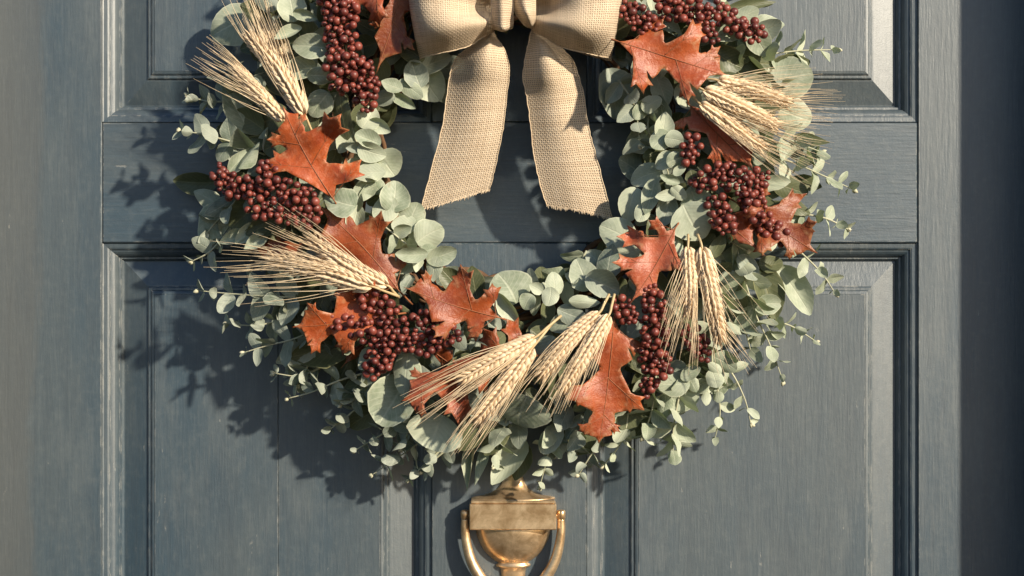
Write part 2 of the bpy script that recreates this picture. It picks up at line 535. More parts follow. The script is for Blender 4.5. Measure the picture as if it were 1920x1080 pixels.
MOULD = [(0, 0.2), (0.3, 1.6), (1.2, 2.2), (4.6, 2.6), (6.2, 3.4), (6.6, 4.8), (8.6, 5.4), (10.6, 6.8), (12.2, 8.8), (12.9, 10.6), (13.2, 11.8),
         (15.0, 12.0), (15.4, 13.4), (16.8, 15.0), (17.4, 17.0), (17.6, 22.0)]
PANEL = [(16.9, 16.4), (18.0, 16.2), (39.5, 9.6), (41.0, 9.4), (41.5, 7.6), (42.5, 6.9), (44.5, 6.8), (45.6, 5.2), (47.2, 4.6), (48.2, 4.5)]

def frame_sweep(profile, x0, x1, z0, z1):
    """sweep a profile (inset mm, depth mm) round a rectangle with mitred corners: four runs, so that each keeps crisp mitres"""
    g_ = Geo()
    rows = []
    for t, y in profile:
        t *= 0.001; y *= 0.001
        rows.append([Vector((x0 + t, y, z0 + t)), Vector((x1 - t, y, z0 + t)), Vector((x1 - t, y, z1 - t)), Vector((x0 + t, y, z1 - t))])
    for side in range(4):
        vs, fs = [], []
        a, b = side, (side + 1) % 4
        for r in rows:
            vs += [r[a], r[b]]
        for i in range(len(rows) - 1):
            fs.append((2 * i, 2 * i + 1, 2 * i + 3, 2 * i + 2))
        g_.add(vs, fs)
    return g_

def panel(x0, x1, y0, y1, cracks):
    ax0, ax1, az0, az1 = X(x0), X(x1), Z(y1), Z(y0)
    gp = frame_sweep(PANEL, ax0, ax1, az0, az1)
    pn = gp.build("panel", M_STILE, door, origin=((ax0 + ax1) / 2, 0.016, az0), smooth=False)
    t = PANEL[-1][0] * 0.001
    xs = [ax0 + t] + [X(c) for c in cracks] + [ax1 - t]
    for i in range(len(xs) - 1):                 # glued-up boards of the raised field; old joints have opened a hair
        l = xs[i] + (0.00009 if i else 0.0); r = xs[i + 1] - (0.00009 if i < len(xs) - 2 else 0.0)
        box_geo(l, r, 0.0044 + 0.0003 * (i % 2), 0.02, az0 + t, az1 - t, 0.0004).build("field_board", M_STILE, pn, smooth=False)
    mo = frame_sweep(MOULD, ax0, ax1, az0, az1).build("moulding", M_STILE, pn, smooth=False)
    return pn
panel(ST_L, MU_L, RL_B, BR_T, [520])
panel(MU_R, ST_R, RL_B, BR_T, [])
panel(ST_L, MU_L, TR_B, RL_T, [])
panel(MU_R, ST_R, TR_B, RL_T, [])
# back board that closes the panels from behind
board("door_back", ST_L + 2, ST_R - 2, TR_B - 20, BR_T + 20, M_STILE, yf=0.024, yb=0.043)

frame = empty("door_frame", (X(956), 0.05, Z(BOTY + 20)))
tag(frame, "blue painted timber door frame standing proud of the door", None, None, "structure")
def fboard(name, x0, x1, y0, y1, d0, mat):
    return box_geo(X(x0), X(x1), -d0, 0.06, Z(y1), Z(y0), 0.002).build(name, mat, frame, smooth=False)
fboard("jamb", XR + 6, XR + 200, TOPY - 6, BOTY + 10, 0.074, M_STILE)
fboard("jamb", XL - 200, XL - 6, TOPY - 6, BOTY + 10, 0.074, M_STILE)
fboard("head", XL - 200, XR + 200, TOPY - 230, TOPY - 6.5, 0.078, M_RAIL)

# ------------------------------------------------------------------ brass knocker
kx = 962
knock = empty("door_knocker", P(kx, 1250, 0))
tag(knock, "aged brass urn shaped door knocker with swinging bail below the wreath", "door knocker")
def lathe(profile, cx, depth_scale, mat, name, parent, n=40, d0=0.0):
    """profile: (radius px, photo y)"""
    vs, fs = [], []
    pr = []
    for i in range(len(profile)):
        pr.append(profile[i])
    for r, y in pr:
        for s in range(n):
            a = 2 * math.pi * s / n
            vs.append(Vector((X(cx) + r * S * math.cos(a), -d0 - r * S * depth_scale * math.sin(a), Z(y))))
    for i in range(len(pr) - 1):
        for s in range(n):
            s2 = (s + 1) % n
            fs.append((i * n + s, (i + 1) * n + s, (i + 1) * n + s2, i * n + s2))
    fs.append(tuple(range(n)))
    fs.append(tuple((len(pr) - 1) * n + s for s in range(n))[::-1])
    return mk(name, vs, fs, mat, parent)
neck = [(3, 800), (9, 806), (12, 815), (10, 826), (9, 840), (9, 860), (11, 874), (14, 886), (19, 897), (23, 907), (30, 916), (41, 923), (54, 927.5), (70, 930), (78, 932), (79, 935)]
lathe(neck, kx, 0.50, M_BRASS, "neck", knock, d0=0.0)
bowl = [(69, 985), (70, 990), (69, 999), (66, 1010), (61, 1021), (54, 1032), (45, 1042), (36, 1049), (29, 1053), (27, 1055), (31, 1056.5), (33, 1059), (31, 1062), (25, 1064),
        (23, 1072), (22, 1085), (24, 1100), (30, 1125), (38, 1150), (42, 1170), (40, 1185), (30, 1196), (12, 1203), (4, 1206)]
lathe(bowl, kx, 0.50, M_BRASS, "urn_body", knock, d0=0.0)
bar = box_geo(X(881), X(1042), -0.0215, 0.0005, Z(987), Z(939), 0.0009)
bar.build("crossbar", M_BRASS, knock, smooth=False)
box_geo(X(884), X(1039), -0.0205, 0.0005, Z(938.5), Z(933), 0.0006).build("top_plate", M_BRASS, knock, smooth=False)
for sx in (-1, 1):
    gk = Geo()
    cx = kx + sx * 89
    # barrel pin through the bar, knuckle, arm
    gk.tube([Vector((X(kx + sx * 78), -0.013, Z(963))), Vector((X(kx + sx * 86), -0.013, Z(963)))], 0.0028, sides=14)
    gk.build("pivot_pin", M_BRASS, knock)
    prof = [(4.5, 952), (7, 952.8), (8.3, 955), (8.6, 960), (8.4, 966), (7.4, 969.5), (6.6, 971)]
    lathe(prof, cx, 1.0, M_BRASS, "knuckle", knock, 18, d0=0.013)
gk = Geo()
arc = [(-89, 968), (-89.5, 985), (-87, 1010), (-80, 1040), (-68, 1066), (-51, 1090), (-28, 1108), (0, 1115)]
arcp = [Vector((X(kx + a), -0.013, Z(y))) for a, y in arc] + [Vector((X(kx - a), -0.013, Z(y))) for a, y in arc[::-1][1:]]
path = catmull(arcp, 70)
gk.tube(path, lambda f: (0.0036 + 0.0024 * math.sin(math.pi * f) ** 1.5), sides=16)
gk.build("bail", M_BRASS, knock)
lathe([(8, 1098), (13, 1102), (15, 1110), (15, 1120), (12, 1130), (6, 1134)], kx, 1.0, M_BRASS, "striker", knock, 20, d0=0.013)

# ------------------------------------------------------------------ the wreath
WC = (957, 285)
wreath = empty("autumn_wreath", P(WC[0], 870, 0.0))
tag(wreath, "round autumn wreath of eucalyptus, rust oak leaves, red berries and wheat on blue door", "wreath")

def surf(px, py):
    r = math.hypot(px - WC[0], py - WC[1])
    t = (r - 385) / 205
    return 0.022 + 0.058 * math.sqrt(max(0.0, 1 - t * t))

# grapevine hoop
rv = random.Random(5)
vine = empty("grapevine_hoop", P(WC[0], WC[1] + 300, 0.03), wreath)
for i in range(18):
    gv = Geo()
    R0 = 285 + rv.uniform(-48, 48); d0 = 0.032 + rv.uniform(-0.016, 0.016)
    ph, tw = rv.uniform(0, 6.28), rv.choice((5, 6, 7, 8))
    a0, span = rv.uniform(0, 6.28), rv.uniform(3.5, 6.2)
    pts = []
    for k in range(64):
        a = a0 + span * k / 63
        R = max(250, R0) + 12 * math.sin(tw * a + ph) + 6 * math.sin(13 * a + ph * 2)
        d = d0 + 0.009 * math.cos(tw * a + ph)
        pts.append(P(WC[0] + R * math.cos(a), WC[1] + R * math.sin(a), max(0.006, d)))
    rr_ = rv.uniform(0.0016, 0.0034)
    gv.tube(pts, rr_, rr_ * 0.6, 6)
    gv.build("vine", M_VINE, vine)

# ---- eucalyptus leaf meshes
def leaf_mesh(name, kind, cup, bend, fold, wave, seed, mat, nv=9, nu=6):
    r = random.Random(seed)
    p, q = {"round": (0.86, 0.50), "ovate": (0.80, 0.68), "long": (0.78, 0.85), "heart": (0.66, 0.55)}[kind]
    vs, fs, uv = [], [], []
    ph = r.uniform(0, 6.28)
    sk = r.uniform(-0.07, 0.07)
    for j in range(nv + 1):
        v = j / nv
        v = 0.5 - 0.5 * math.cos(math.pi * v) if j not in (0, nv) else v
        w = max(0.02, math.sin(math.pi * min(max(v, 0.0), 1.0) ** p)) ** q
        w *= 1 + 0.05 * math.sin(5 * v + ph)
        for i in range(nu + 1):
            u = -1 + 2 * i / nu
            x = 0.5 * u * w * (1 + (0.05 * r.uniform(-1, 1) if abs(u) > 0.9 else 0)) + sk * math.sin(math.pi * v)
            z = cup * (u * w) ** 2 + bend * (v - 0.2) ** 2 + fold * abs(u) * w + wave * math.sin(7 * v + ph + 1.6 * u) * abs(u) * w
            vs.append(Vector((x, v, z))); uv.append((u, v))
    for j in range(nv):
        for i in range(nu):
            a = j * (nu + 1) + i
            fs.append((a, a + 1, a + nu + 2, a + nu + 1))
    if mat is None: return vs, fs, uv
    return mesh_data(name, vs, fs, mat, True, uv)

VAR = {}
def variants(kind, mat):
    key = (kind, mat.name)
    if key not in VAR:
        r = random.Random(len(VAR) * 13 + 3)
        VAR[key] = [leaf_mesh("leaf_" + kind, kind, r.uniform(-0.24, 0.30), r.uniform(-0.34, 0.34), r.uniform(-0.08, 0.18), r.uniform(0.02, 0.09), r.randrange(9999), mat) for _ in range(7)]
    return VAR[key]

def leaf_frame(t, n, pos, length, width):
    y = t.normalized()
    n = (n - y * n.dot(y))
    if n.length < 1e-4: n = y.orthogonal()
    z = n.normalized()
    x = y.cross(z)
    th = (length + width) * 0.5
    return Matrix(((x.x * width, y.x * length, z.x * th, pos.x), (x.y * width, y.y * length, z.y * th, pos.y), (x.z * width, y.z * length, z.z * th, pos.z), (0, 0, 0, 1)))

TOCAM = Vector((0, -1, 0))
rl = random.Random(21)
LEAFCOUNT = [0]

# single broad leaves, each traced by centre, length, width and heading (0 = right, 90 = up)
def broad(cx, cy, ln, wd, ang, dd=0.0, roll=None, pitch=None, kind="round", mat=None, parent=None):
    mat = mat or M_EUC
    d = surf(cx, cy) + dd
    s = SZ(d)
    a = math.radians(ang)
    t = Vector((math.cos(a), 0, math.sin(a)))
    roll = rl.uniform(-22, 22) if roll is None else roll
    pitch = rl.uniform(-18, 18) if pitch is None else pitch
    n = TOCAM.copy()
    side = t.cross(n)
    t2 = Matrix.Rotation(math.radians(pitch), 3, side) @ t
    n2 = Matrix.Rotation(math.radians(pitch), 3, side) @ n
    n2 = Matrix.Rotation(math.radians(roll), 3, t2) @ n2
    L = ln * s * 1.06 / max(0.6, math.cos(math.radians(pitch))); W = wd * s * 1.06 / max(0.6, math.cos(math.radians(roll)))
    pos = P(cx, cy, d) - t2 * L * 0.5
    me = rl.choice(variants(kind, mat))
    o = inst("eucalyptus_leaf", me, leaf_frame(t2, n2, pos, L, W), parent or broad_grp)
    LEAFCOUNT[0] += 1
    return o

broad_grp = empty("broad_leaf_eucalyptus", P(WC[0], WC[1] + 400, 0.04), wreath)
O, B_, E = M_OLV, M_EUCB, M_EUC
BROAD = [
 # upper left
 (436, 46, 88, 80, 200, -.010, 10, 0, "round", E), (545, 12, 56, 50, 100, .012, 5, 0, "round", E), (572, 30, 46, 22, -15, .012, 10, 0, "ovate", E),
 (581, 88, 64, 44, 175, .014, -8, 0, "round", E), (541, 63, 52, 24, 205, .008, 20, 0, "ovate", E), (520, 28, 130, 70, 165, -.015, -10, 0, "ovate", O),
 (562, 132, 62, 44, 190, .004, 10, 0, "round", E), (603, 143, 54, 30, -5, .010, 20, 0, "ovate", E), (599, 195, 52, 48, 230, .006, 0, 0, "round", E),
 (446, 204, 100, 46, 118, -.006, 22, 5, "ovate", E), (643, 215, 92, 36, 100, .010, -30, 0, "long", O), (560, 60, 90, 60, 150, -.012, 0, 0, "round", O),
 (520, 150, 90, 60, 160, -.012, 0, 0, "round", O), (575, 240, 70, 40, 240, -.004, 0, 0, "round", O), (500, 230, 90, 60, 200, -.014, 0, 0, "round", O),
 (612, 240, 40, 26, 60, .002, 0, 0, "ovate", E), (475, 285, 80, 46, 200, -.014, 10, 0, "ovate", O), (440, 250, 70, 50, 170, -.018, 0, 0, "round", O),
 # left
 (366, 341, 80, 42, 178, -.004, -18, 0, "ovate", O), (400, 423, 92, 58, 245, .004, 14, -6, "ovate", E), (388, 372, 54, 34, 150, -.004, 10, 0, "ovate", E),
 (452, 300, 64, 26, 45, .006, 10, 0, "long", E), (468, 292, 60, 24, 50, .010, -20, 0, "long", E), (445, 280, 60, 40, 110, -.006, 0, 0, "ovate", B_),
 (470, 400, 90, 60, 215, -.006, 0, 0, "round", O), (500, 425, 80, 46, 200, -.004, 10, 0, "ovate", O), (440, 445, 60, 26, 200, .002, 10, 0, "long", E), (465, 440, 55, 30, 215, .000, 0, 0, "ovate", E),
 (525, 275, 60, 50, 190, -.004, 0, 0, "round", O), (520, 330, 70, 50, 160, -.01, 0, 0, "round", O), (480, 455, 46, 26, 210, .004, 0, 0, "long", E),
 # inner left column
 (690, 220, 44, 42, 60, .012, 10, 0, "round", E), (712, 237, 44, 28, -25, .016, 15, 0, "ovate", E), (690, 262, 48, 34, 160, .016, 10, 0, "round", E), (697, 284, 52, 36, -20, .020, 15, 0, "round", E),
 (668, 278, 36, 18, 180, .012, 0, 0, "ovate", B_), (727, 306, 50, 62, -60, .000, 0, 0, "round", E), (690, 325, 62, 36, 185, .018, 10, 0, "ovate", E), (684, 354, 44, 34, 200, .010, -10, 0, "round", E),
 (638, 376, 60, 56, 160, .020, 8, 0, "heart", E), (738, 368, 56, 54, 80, .020, 12, 0, "round", E), (722, 392, 52, 46, 230, .014, 0, 0, "round", E), (705, 345, 40, 30, 120, .008, 0, 0, "round", E),
 (775, 405, 50, 48, 70, .020, 10, 0, "round", E), (757, 420, 44, 36, 190, .014, 0, 0, "round", E), (806, 441, 54, 56, 30, .022, 14, 0, "round", E), (785, 432, 48, 44, 250, .016, 0, 0, "round", E),
 (772, 476, 58, 30, 180, .020, -5, 0, "ovate", E), (828, 478, 56, 36, 20, .022, 10, 0, "round", E), (816, 504, 46, 30, 260, .016, 20, 0, "ovate", E), (760, 500, 50, 30, 200, .004, 0, 0, "ovate", E),
 (745, 445, 50, 40, 220, .000, 0, 0, "round", O), (668, 415, 60, 34, 260, .006, 0, 0, "long", E), (660, 380, 50, 40, 260, .004, 0, 0, "round", B_),
 # top, left of the bow
 (780, 140, 50, 46, 110, .008, 10, 0, "round", B_), (735, 160, 40, 28, 160, .014, 15, 0, "ovate", E), (757, 190, 50, 22, -30, .012, 10, 0, "ovate", E), (770, 168, 52, 30, -35, .014, 0, 0, "round", E),
 (806, 158, 66, 62, -60, .002, 5, 0, "round", E), (835, 170, 50, 44, -60, -.006, 0, 0, "round", E), (772, 100, 50, 40, 150, .002, 0, 0, "round", O), (815, 118, 60, 40, 20, .000, 0, 0, "round", B_),
 (720, 185, 40, 30, 190, .004, 0, 0, "round", B_), (850, 130, 50, 44, 0, -.006, 0, 0, "round", B_),
 # bottom left
 (760, 703, 78, 52, 262, .014, 10, 0, "ovate", E), (740, 752, 96, 88, 240, .004, 10, 0, "round", E), (820, 809, 62, 104, 250, .008, 6, -8, "round", E), (978, 772, 60, 108, 250, .006, 10, -12, "round", E),
 (1013, 672, 92, 50, 238, .006, 20, 0, "ovate", E), (690, 672, 50, 36, 230, .012, 10, 0, "ovate", E), (648, 652, 28, 18, 110, .014, 10, 0, "ovate", E),
 (955, 868, 98, 46, 232, -.002, 14, 0, "ovate", E), (975, 865, 70, 40, 255, -.010, 10, 0, "ovate", O), (885, 865, 110, 16, 262, -.006, 30, 0, "long", E), (907, 850, 120, 20, 252, -.004, 35, 0, "long", E),
 (600, 660, 110, 60, 190, -.010, 0, 0, "ovate", O), (560, 660, 90, 44, 205, -.004, 0, 0, "ovate", B_), (690, 780, 80, 50, 210, -.012, 0, 0, "round", O), (640, 700, 80, 40, 240, -.016, 0, 0, "long", O),
 (860, 700, 80, 50, 240, .000, 0, 0, "ovate", O), (880, 820, 60, 40, 230, -.008, 0, 0, "ovate", O), (925, 815, 80, 50, 250, -.010, 0, 0, "ovate", O), (560, 590, 70, 44, 200, -.010, 0, 0, "ovate", O),
 # bottom middle, inner rim
 (953, 541, 60, 84, 120, .014, 10, 10, "round", E), (955, 580, 70, 30, -55, .012, 25, 0, "long", E), (990, 566, 30, 30, 240, .020, 10, 0, "round", E), (1005, 541, 28, 22, 150, .020, 0, 0, "ovate", E),
 (1030, 556, 34, 32, 260, .018, 10, 0, "round", E), (1040, 532, 42, 34, 90, .012, 20, 0, "round", E), (1092, 515, 60, 52, 110, .008, 0, 0, "round", E), (1130, 533, 66, 48, -25, .010, 0, 0, "round", B_),
 (1143, 490, 64, 44, 80, .012, -14, 0, "ovate", B_), (1096, 566, 56, 24, -5, .016, 10, 0, "ovate", E), (1075, 590, 60, 36, -20, .006, 0, 0, "ovate", B_), (1060, 605, 60, 40, -160, .004, 0, 0, "round", E),
 (1120, 490, 50, 40, 130, .000, 0, 0, "round", B_), (890, 530, 60, 40, 100, .000, 0, 0, "ovate", O), (845, 525, 50, 40, 130, .000, 0, 0, "round", O),
 # inner right
 (1150, 175, 90, 66, -80, .002, -10, 0, "round", B_), (1203, 203, 46, 26, 60, .012, 10, 0, "ovate", E), (1222, 195, 40, 30, 30, .010, 0, 0, "round", E), (1240, 170, 60, 40, -70, .000, 0, 0, "ovate", E), (1200, 128, 50, 30, 240, .004, 0, 0, "ovate", E),
 (1243, 235, 48, 36, 80, .016, 8, 0, "ovate", E), (1237, 262, 40, 38, 230, .020, 5, 0, "round", E), (1264, 262, 34, 32, -10, .022, 10, 0, "round", E), (1196, 266, 44, 44, 200, -.002, 0, 0, "round", B_), (1225, 290, 40, 30, 200, .004, 0, 0, "round", O),
 (1248, 303, 40, 32, 210, .018, 10, 0, "round", E), (1268, 300, 36, 28, 20, .022, 15, 0, "round", E), (1274, 320, 26, 18, 30, .022, 0, 0, "ovate", E), (1212, 330, 58, 42, 200, .006, 10, 0, "round", E),
 (1256, 336, 38, 18, 160, .020, 0, 0, "ovate", E), (1248, 366, 38, 22, 190, .018, 0, 0, "ovate", E), (1273, 362, 34, 24, -40, .018, 10, 0, "round", E), (1219, 368, 66, 34, 255, .010, 15, 0, "ovate", E),
 (1184, 383, 62, 46, 255, .006, 5, 0, "round", E), (1203, 398, 36, 30, 250, .010, 0, 0, "round", E), (1247, 395, 60, 40, 255, .000, 0, 0, "ovate", B_),
 (1300, 416, 70, 76, -60, .016, 6, 0, "round", E), (1312, 382, 70, 56, -60, .008, 8, 0, "ovate", E), (1158, 437, 66, 62, 150, .006, 10, 0, "round", E), (1270, 440, 80, 20, 100, .010, 20, 0, "long", E),
 (1175, 475, 50, 34, 200, .002, 0, 0, "round", E), (1300, 345, 50, 30, -80, .004, 0, 0, "ovate", O), (1205, 165, 50, 36, 250, .000, 0, 0, "ovate", O), (1225, 430, 50, 30, 100, .000, 0, 0, "ovate", O),
 # upper right
 (1441, 45, 58, 36, -2, .004, 5, 0, "ovate", E), (1397, 32, 54, 34, 30, .006, 0, 0, "round", E), (1368, 58, 70, 44, 200, .004, 0, 0, "round", E), (1425, 78, 56, 44, -60, .000, 8, 0, "round", E),
 (1480, 152, 84, 84, 20, -.006, 6, 0, "round", E), (1492, 216, 62, 60, -20, .000, 8, 0, "round", E), (1475, 130, 90, 50, 20, -.010, 0, 0, "ovate", O), (1520, 262, 66, 22, -10, .004, 0, 0, "long", O), (1410, 8, 90, 20, 8, .004, 0, 0, "long", O), (1432, 10, 34, 10, 8, .002, 0, 0, "long", O),
 (1365, 110, 60, 50, -30, -.006, 0, 0, "round", O), (1290, 180, 54, 44, -40, .004, 10, 0, "round", E), (1230, 130, 50, 40, 240, -.002, 0, 0, "round", E), (1415, 120, 70, 60, 0, -.016, 0, 0, "round", O), (1310, 60, 60, 50, 20, -.012, 0, 0, "round", O),
 # right
 (1487, 545, 104, 52, -58, .024, -8, 4, "ovate", E), (1437, 545, 110, 56, -70, -.004, -14, 0, "ovate", O), (1450, 345, 60, 30, 10, .000, 0, 0, "ovate", E), (1425, 290, 40, 28, 70, .010, 10, 0, "ovate", E), (1490, 390, 60, 30, -20, -.006, 0, 0, "ovate", O),
 (1420, 420, 70, 50, -60, -.012, 0, 0, "round", O), (1345, 460, 50, 26, 60, .004, 0, 0, "ovate", O), (1335, 330, 70, 44, -60, -.01, 0, 0, "round", O), (1480, 350, 70, 40, -20, -.012, 0, 0, "round", O), (1510, 345, 60, 30, -10, -.014, 0, 0, "ovate", O),
 # lower right
 (1262, 718, 60, 44, 180, .010, 10, 0, "round", E), (1275, 752, 70, 40, 200, .006, 0, 0, "round", E), (1245, 762, 50, 30, 260, .006, 20, 0, "ovate", E), (1295, 700, 40, 26, 30, .014, 0, 0, "ovate", E), (1300, 722, 30, 24, -60, .014, 0, 0, "ovate", E),
 (1180, 780, 60, 50, 260, -.008, 0, 0, "round", O), (1215, 790, 80, 50, 230, -.01, 0, 0, "ovate", O), (1100, 815, 80, 60, 240, -.012, 0, 0, "round", O), (1310, 690, 60, 40, -60, -.008, 0, 0, "round", O), (1050, 720, 60, 40, 250, -.004, 0, 0, "round", O),
 (1350, 705, 48, 24, 80, .010, 20, 0, "ovate", E), (1340, 690, 30, 20, 140, .014, 0, 0, "ovate", E), (1348, 720, 46, 36, 250, .008, 0, 0, "round", E), (1040, 830, 70, 40, 250, -.01, 0, 0, "ovate", O), (1380, 560, 70, 40, -60, -.01, 0, 0, "ovate", O), (1350, 520, 70, 40, -80, -.01, 0, 0, "ovate", O),
]
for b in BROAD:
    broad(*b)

# ---- sprigs with paired leaves
def sprig(pts, n, l0, l1, mat, seed, face=0.55, bud=True, stem_r=0.0011, asp=0.72):
    r = random.Random(seed)
    W = [P(*p) for p in pts]
    path = catmull(W, 40)
    o_ = W[0]
    gs = Geo()
    gs.tube(path, stem_r, stem_r * 0.45, 6)
    sp = empty("eucalyptus_sprig", o_, wreath)
    gs.build("stem", M_STEM, sp, origin=o_)
    for i in range(n):
        f = 0.06 + 0.90 * i / max(1, n - 1)
        k = min(int(f * 39), 38)
        p = path[k]; T = (path[min(k + 1, 39)] - path[max(k - 1, 0)]).normalized()
        a0 = (math.pi / 2) * (i % 2) + r.uniform(-0.4, 0.4)
        e1 = T.cross(TOCAM)
        e1.normalize(); e2 = T.cross(e1)
        sz = 1.22 * (l0 + (l1 - l0) * f ** 1.9) * r.uniform(0.85, 1.15) * SZ(pts[0][2])
        for s in (0, math.pi):
            if r.random() < 0.06: continue
            a = a0 + s + r.uniform(-0.25, 0.25)
            side = e1 * math.cos(a) + e2 * math.sin(a)
            t = (side * 0.86 + T * r.uniform(0.25, 0.65)).normalized()
            nn = (T * 0.9 - side * 0.35).lerp(TOCAM, min(0.95, max(0.0, r.gauss(face, 0.22))))
            kind = r.choice(("round", "ovate", "ovate", "heart"))
            M = leaf_frame(t, nn, p + t * stem_r * 0.5, sz, sz * asp * r.uniform(0.8, 1.1))
            inst("leaf", r.choice(variants(kind, mat)), M, sp)
            LEAFCOUNT[0] += 1
    if bud:
        gb = Geo()
        T = (path[-1] - path[-3]).normalized()
        for j in range(5):
            d_ = (T + Vector((r.uniform(-1, 1), r.uniform(-1, 1), r.uniform(-1, 1))) * 0.55).normalized()
            L = r.uniform(5, 10) * S
            gb.tube([path[-1] + d_ * L * q for q in (0, .3, .65, 1)], lambda f, L=L: L * (0.10 + 0.30 * math.sin(math.pi * min(1, f * 0.9 + 0.1))), sides=6)
        gb.build("bud", M_BUD, sp)
    return sp

SPR = [
 # base ... tip                                              n   l0  l1  mat  face
 ([(520, 300, .060), (440, 268, .068), (380, 252, .07), (338, 245, .070)], 7, 46, 20, B_, .6),
 ([(640, 555, .06), (540, 557, .072), (450, 552, .078), (372, 545, .080)], 9, 52, 20, B_, .55),
 ([(640, 590, .06), (560, 632, .066), (500, 648, .068), (458, 661, .066)], 6, 46, 18, B_, .55),
 ([(720, 690, .055), (640, 712, .06), (585, 735, .06), (540, 747, .056)], 7, 36, 15, B_, .45),
 ([(735, 700, .04), (680, 755, .045), (645, 785, .044), (617, 806, .040)], 6, 40, 16, B_, .45),
 ([(850, 770, .04), (790, 826, .042), (740, 862, .04), (698, 890, .036)], 6, 42, 16, B_, .4),
 ([(890, 760, .04), (850, 828, .042), (815, 862, .04), (790, 884, .036)], 5, 34, 14, B_, .5),
 ([(1060, 690, .06), (1040, 780, .056), (1028, 850, .05), (1012, 912, .042)], 8, 46, 16, E, .5),
 ([(1180, 760, .05), (1172, 810, .05), (1155, 845, .045), (1132, 872, .04)], 5, 38, 16, E, .4),
 ([(1290, 680, .055), (1272, 750, .058), (1262, 810, .052), (1262, 850, .046)], 8, 44, 32, E, .6),
 ([(1310, 640, .05), (1365, 690, .055), (1395, 745, .05), (1408, 795, .042)], 7, 40, 15, E, .5),
 ([(1378, 450, .06), (1395, 520, .064), (1418, 592, .058), (1445, 650, .052), (1468, 715, .045)], 10, 48, 18, E, .55),
 ([(1370, 480, .05), (1385, 560, .056), (1398, 620, .05), (1408, 660, .044)], 6, 44, 30, E, .6),
 ([(1440, 420, .05), (1500, 472, .056), (1540, 512, .052), (1566, 550, .046)], 6, 42, 16, E, .5),
 ([(1400, 300, .05), (1470, 300, .056), (1545, 330, .052), (1600, 356, .046)], 8, 46, 18, E, .5),
 ([(1330, 112, .055), (1420, 104, .056), (1500, 95, .052), (1570, 93, .048)], 10, 50, 16, E, .32),
 ([(600, 470, .055), (520, 490, .05), (470, 500, .048)], 5, 40, 24, B_, .5),
 ([(1310, 480, .06), (1350, 540, .066), (1370, 610, .06)], 6, 50, 34, E, .6),
 ([(1100, 470, .055), (1070, 520, .06), (1020, 545, .058), (985, 560, .055)], 6, 40, 26, E, .6),
 ([(560, 330, .060), (480, 345, .066), (420, 400, .060), (385, 440, .05)], 6, 40, 26, B_, .55),
 ([(600, 640, .055), (575, 690, .056), (560, 720, .05)], 5, 36, 20, B_, .5),
 ([(700, 720, .06), (668, 745, .062), (640, 760, .056)], 5, 40, 22, B_, .55),
 ([(800, 740, .06), (770, 800, .060), (752, 840, .05)], 5, 42, 22, B_, .55),
 ([(960, 760, .06), (935, 830, .056), (925, 875, .046)], 5, 44, 20, E, .5),
 ([(1120, 720, .06), (1090, 800, .058), (1075, 850, .048)], 6, 44, 20, B_, .5),
 ([(1230, 700, .06), (1222, 770, .06), (1205, 820, .05)], 5, 44, 24, E, .55),
 ([(1330, 600, .06), (1335, 680, .064), (1325, 740, .056)], 6, 42, 26, E, .6),
 ([(1400, 230, .06), (1480, 262, .062), (1540, 285, .052)], 6, 44, 22, E, .55),
 ([(1330, 420, .064), (1365, 450, .07), (1400, 470, .066)], 4, 42, 30, E, .6),
 ([(660, 240, .07), (680, 300, .08), (700, 350, .08)], 5, 36, 28, E, .7),
 ([(690, 400, .07), (740, 440, .082), (790, 480, .08)], 5, 36, 28, E, .7),
 ([(480, 200, .05), (440, 160, .056), (410, 120, .05)], 4, 44, 24, B_, .5),
 ([(1160, 150, .07), (1190, 200, .076), (1200, 270, .076)], 5, 38, 30, B_, .7),
 ([(560, 560, .05), (520, 600, .056), (470, 610, .056), (425, 606, .054)], 7, 34, 16, B_, .5),
 ([(600, 690, .05), (560, 705, .052), (515, 700, .05)], 5, 32, 16, B_, .45),
 ([(760, 790, .05), (715, 815, .05), (665, 845, .044)], 6, 32, 14, B_, .45),
 ([(840, 830, .045), (800, 868, .042), (765, 900, .036)], 5, 30, 13, B_, .45),
 ([(1150, 790, .05), (1110, 850, .046), (1085, 890, .038)], 5, 34, 14, B_, .45),
 ([(1340, 700, .05), (1350, 770, .048), (1340, 825, .04)], 6, 32, 14, E, .5),
 ([(1430, 600, .05), (1480, 610, .05), (1530, 640, .042)], 6, 32, 13, E, .45),
 ([(1500, 400, .05), (1550, 410, .05), (1590, 430, .044)], 5, 32, 14, E, .45),
 ([(440, 420, .05), (395, 470, .054), (360, 490, .05)], 5, 34, 16, B_, .5),
 ([(430, 190, .05), (390, 190, .054), (352, 180, .05)], 5, 32, 15, B_, .5),
 ([(1230, 180, .06), (1215, 240, .066), (1245, 300, .068), (1265, 370, .066)], 7, 40, 30, E, .7),
]
for i, (pts, n, l0, l1, mat, face) in enumerate(SPR):
    sprig(pts, n, l0, l1, mat, 100 + i, face)

# upper half of the hoop, above the picture: sprigs and broad leaves carry on round it
rt = random.Random(77)
for i in range(14):
    a = math.radians(200 + 140 * i / 13)
    R = rt.uniform(330, 430)
    bx, by = WC[0] + R * math.cos(a), WC[1] + R * math.sin(a)
    out = a + rt.uniform(-0.5, 0.5)
    L = rt.uniform(120, 190)
    d0 = surf(bx, by)
    if by + L * math.sin(out) > -25: continue
    sprig([(bx, by, d0), (bx + .5 * L * math.cos(out), by + .5 * L * math.sin(out), d0 - .002), (bx + L * math.cos(out), by + L * math.sin(out), d0 - .012)], 7, 48, 18, rt.choice((E, B_)), 300 + i, .5)

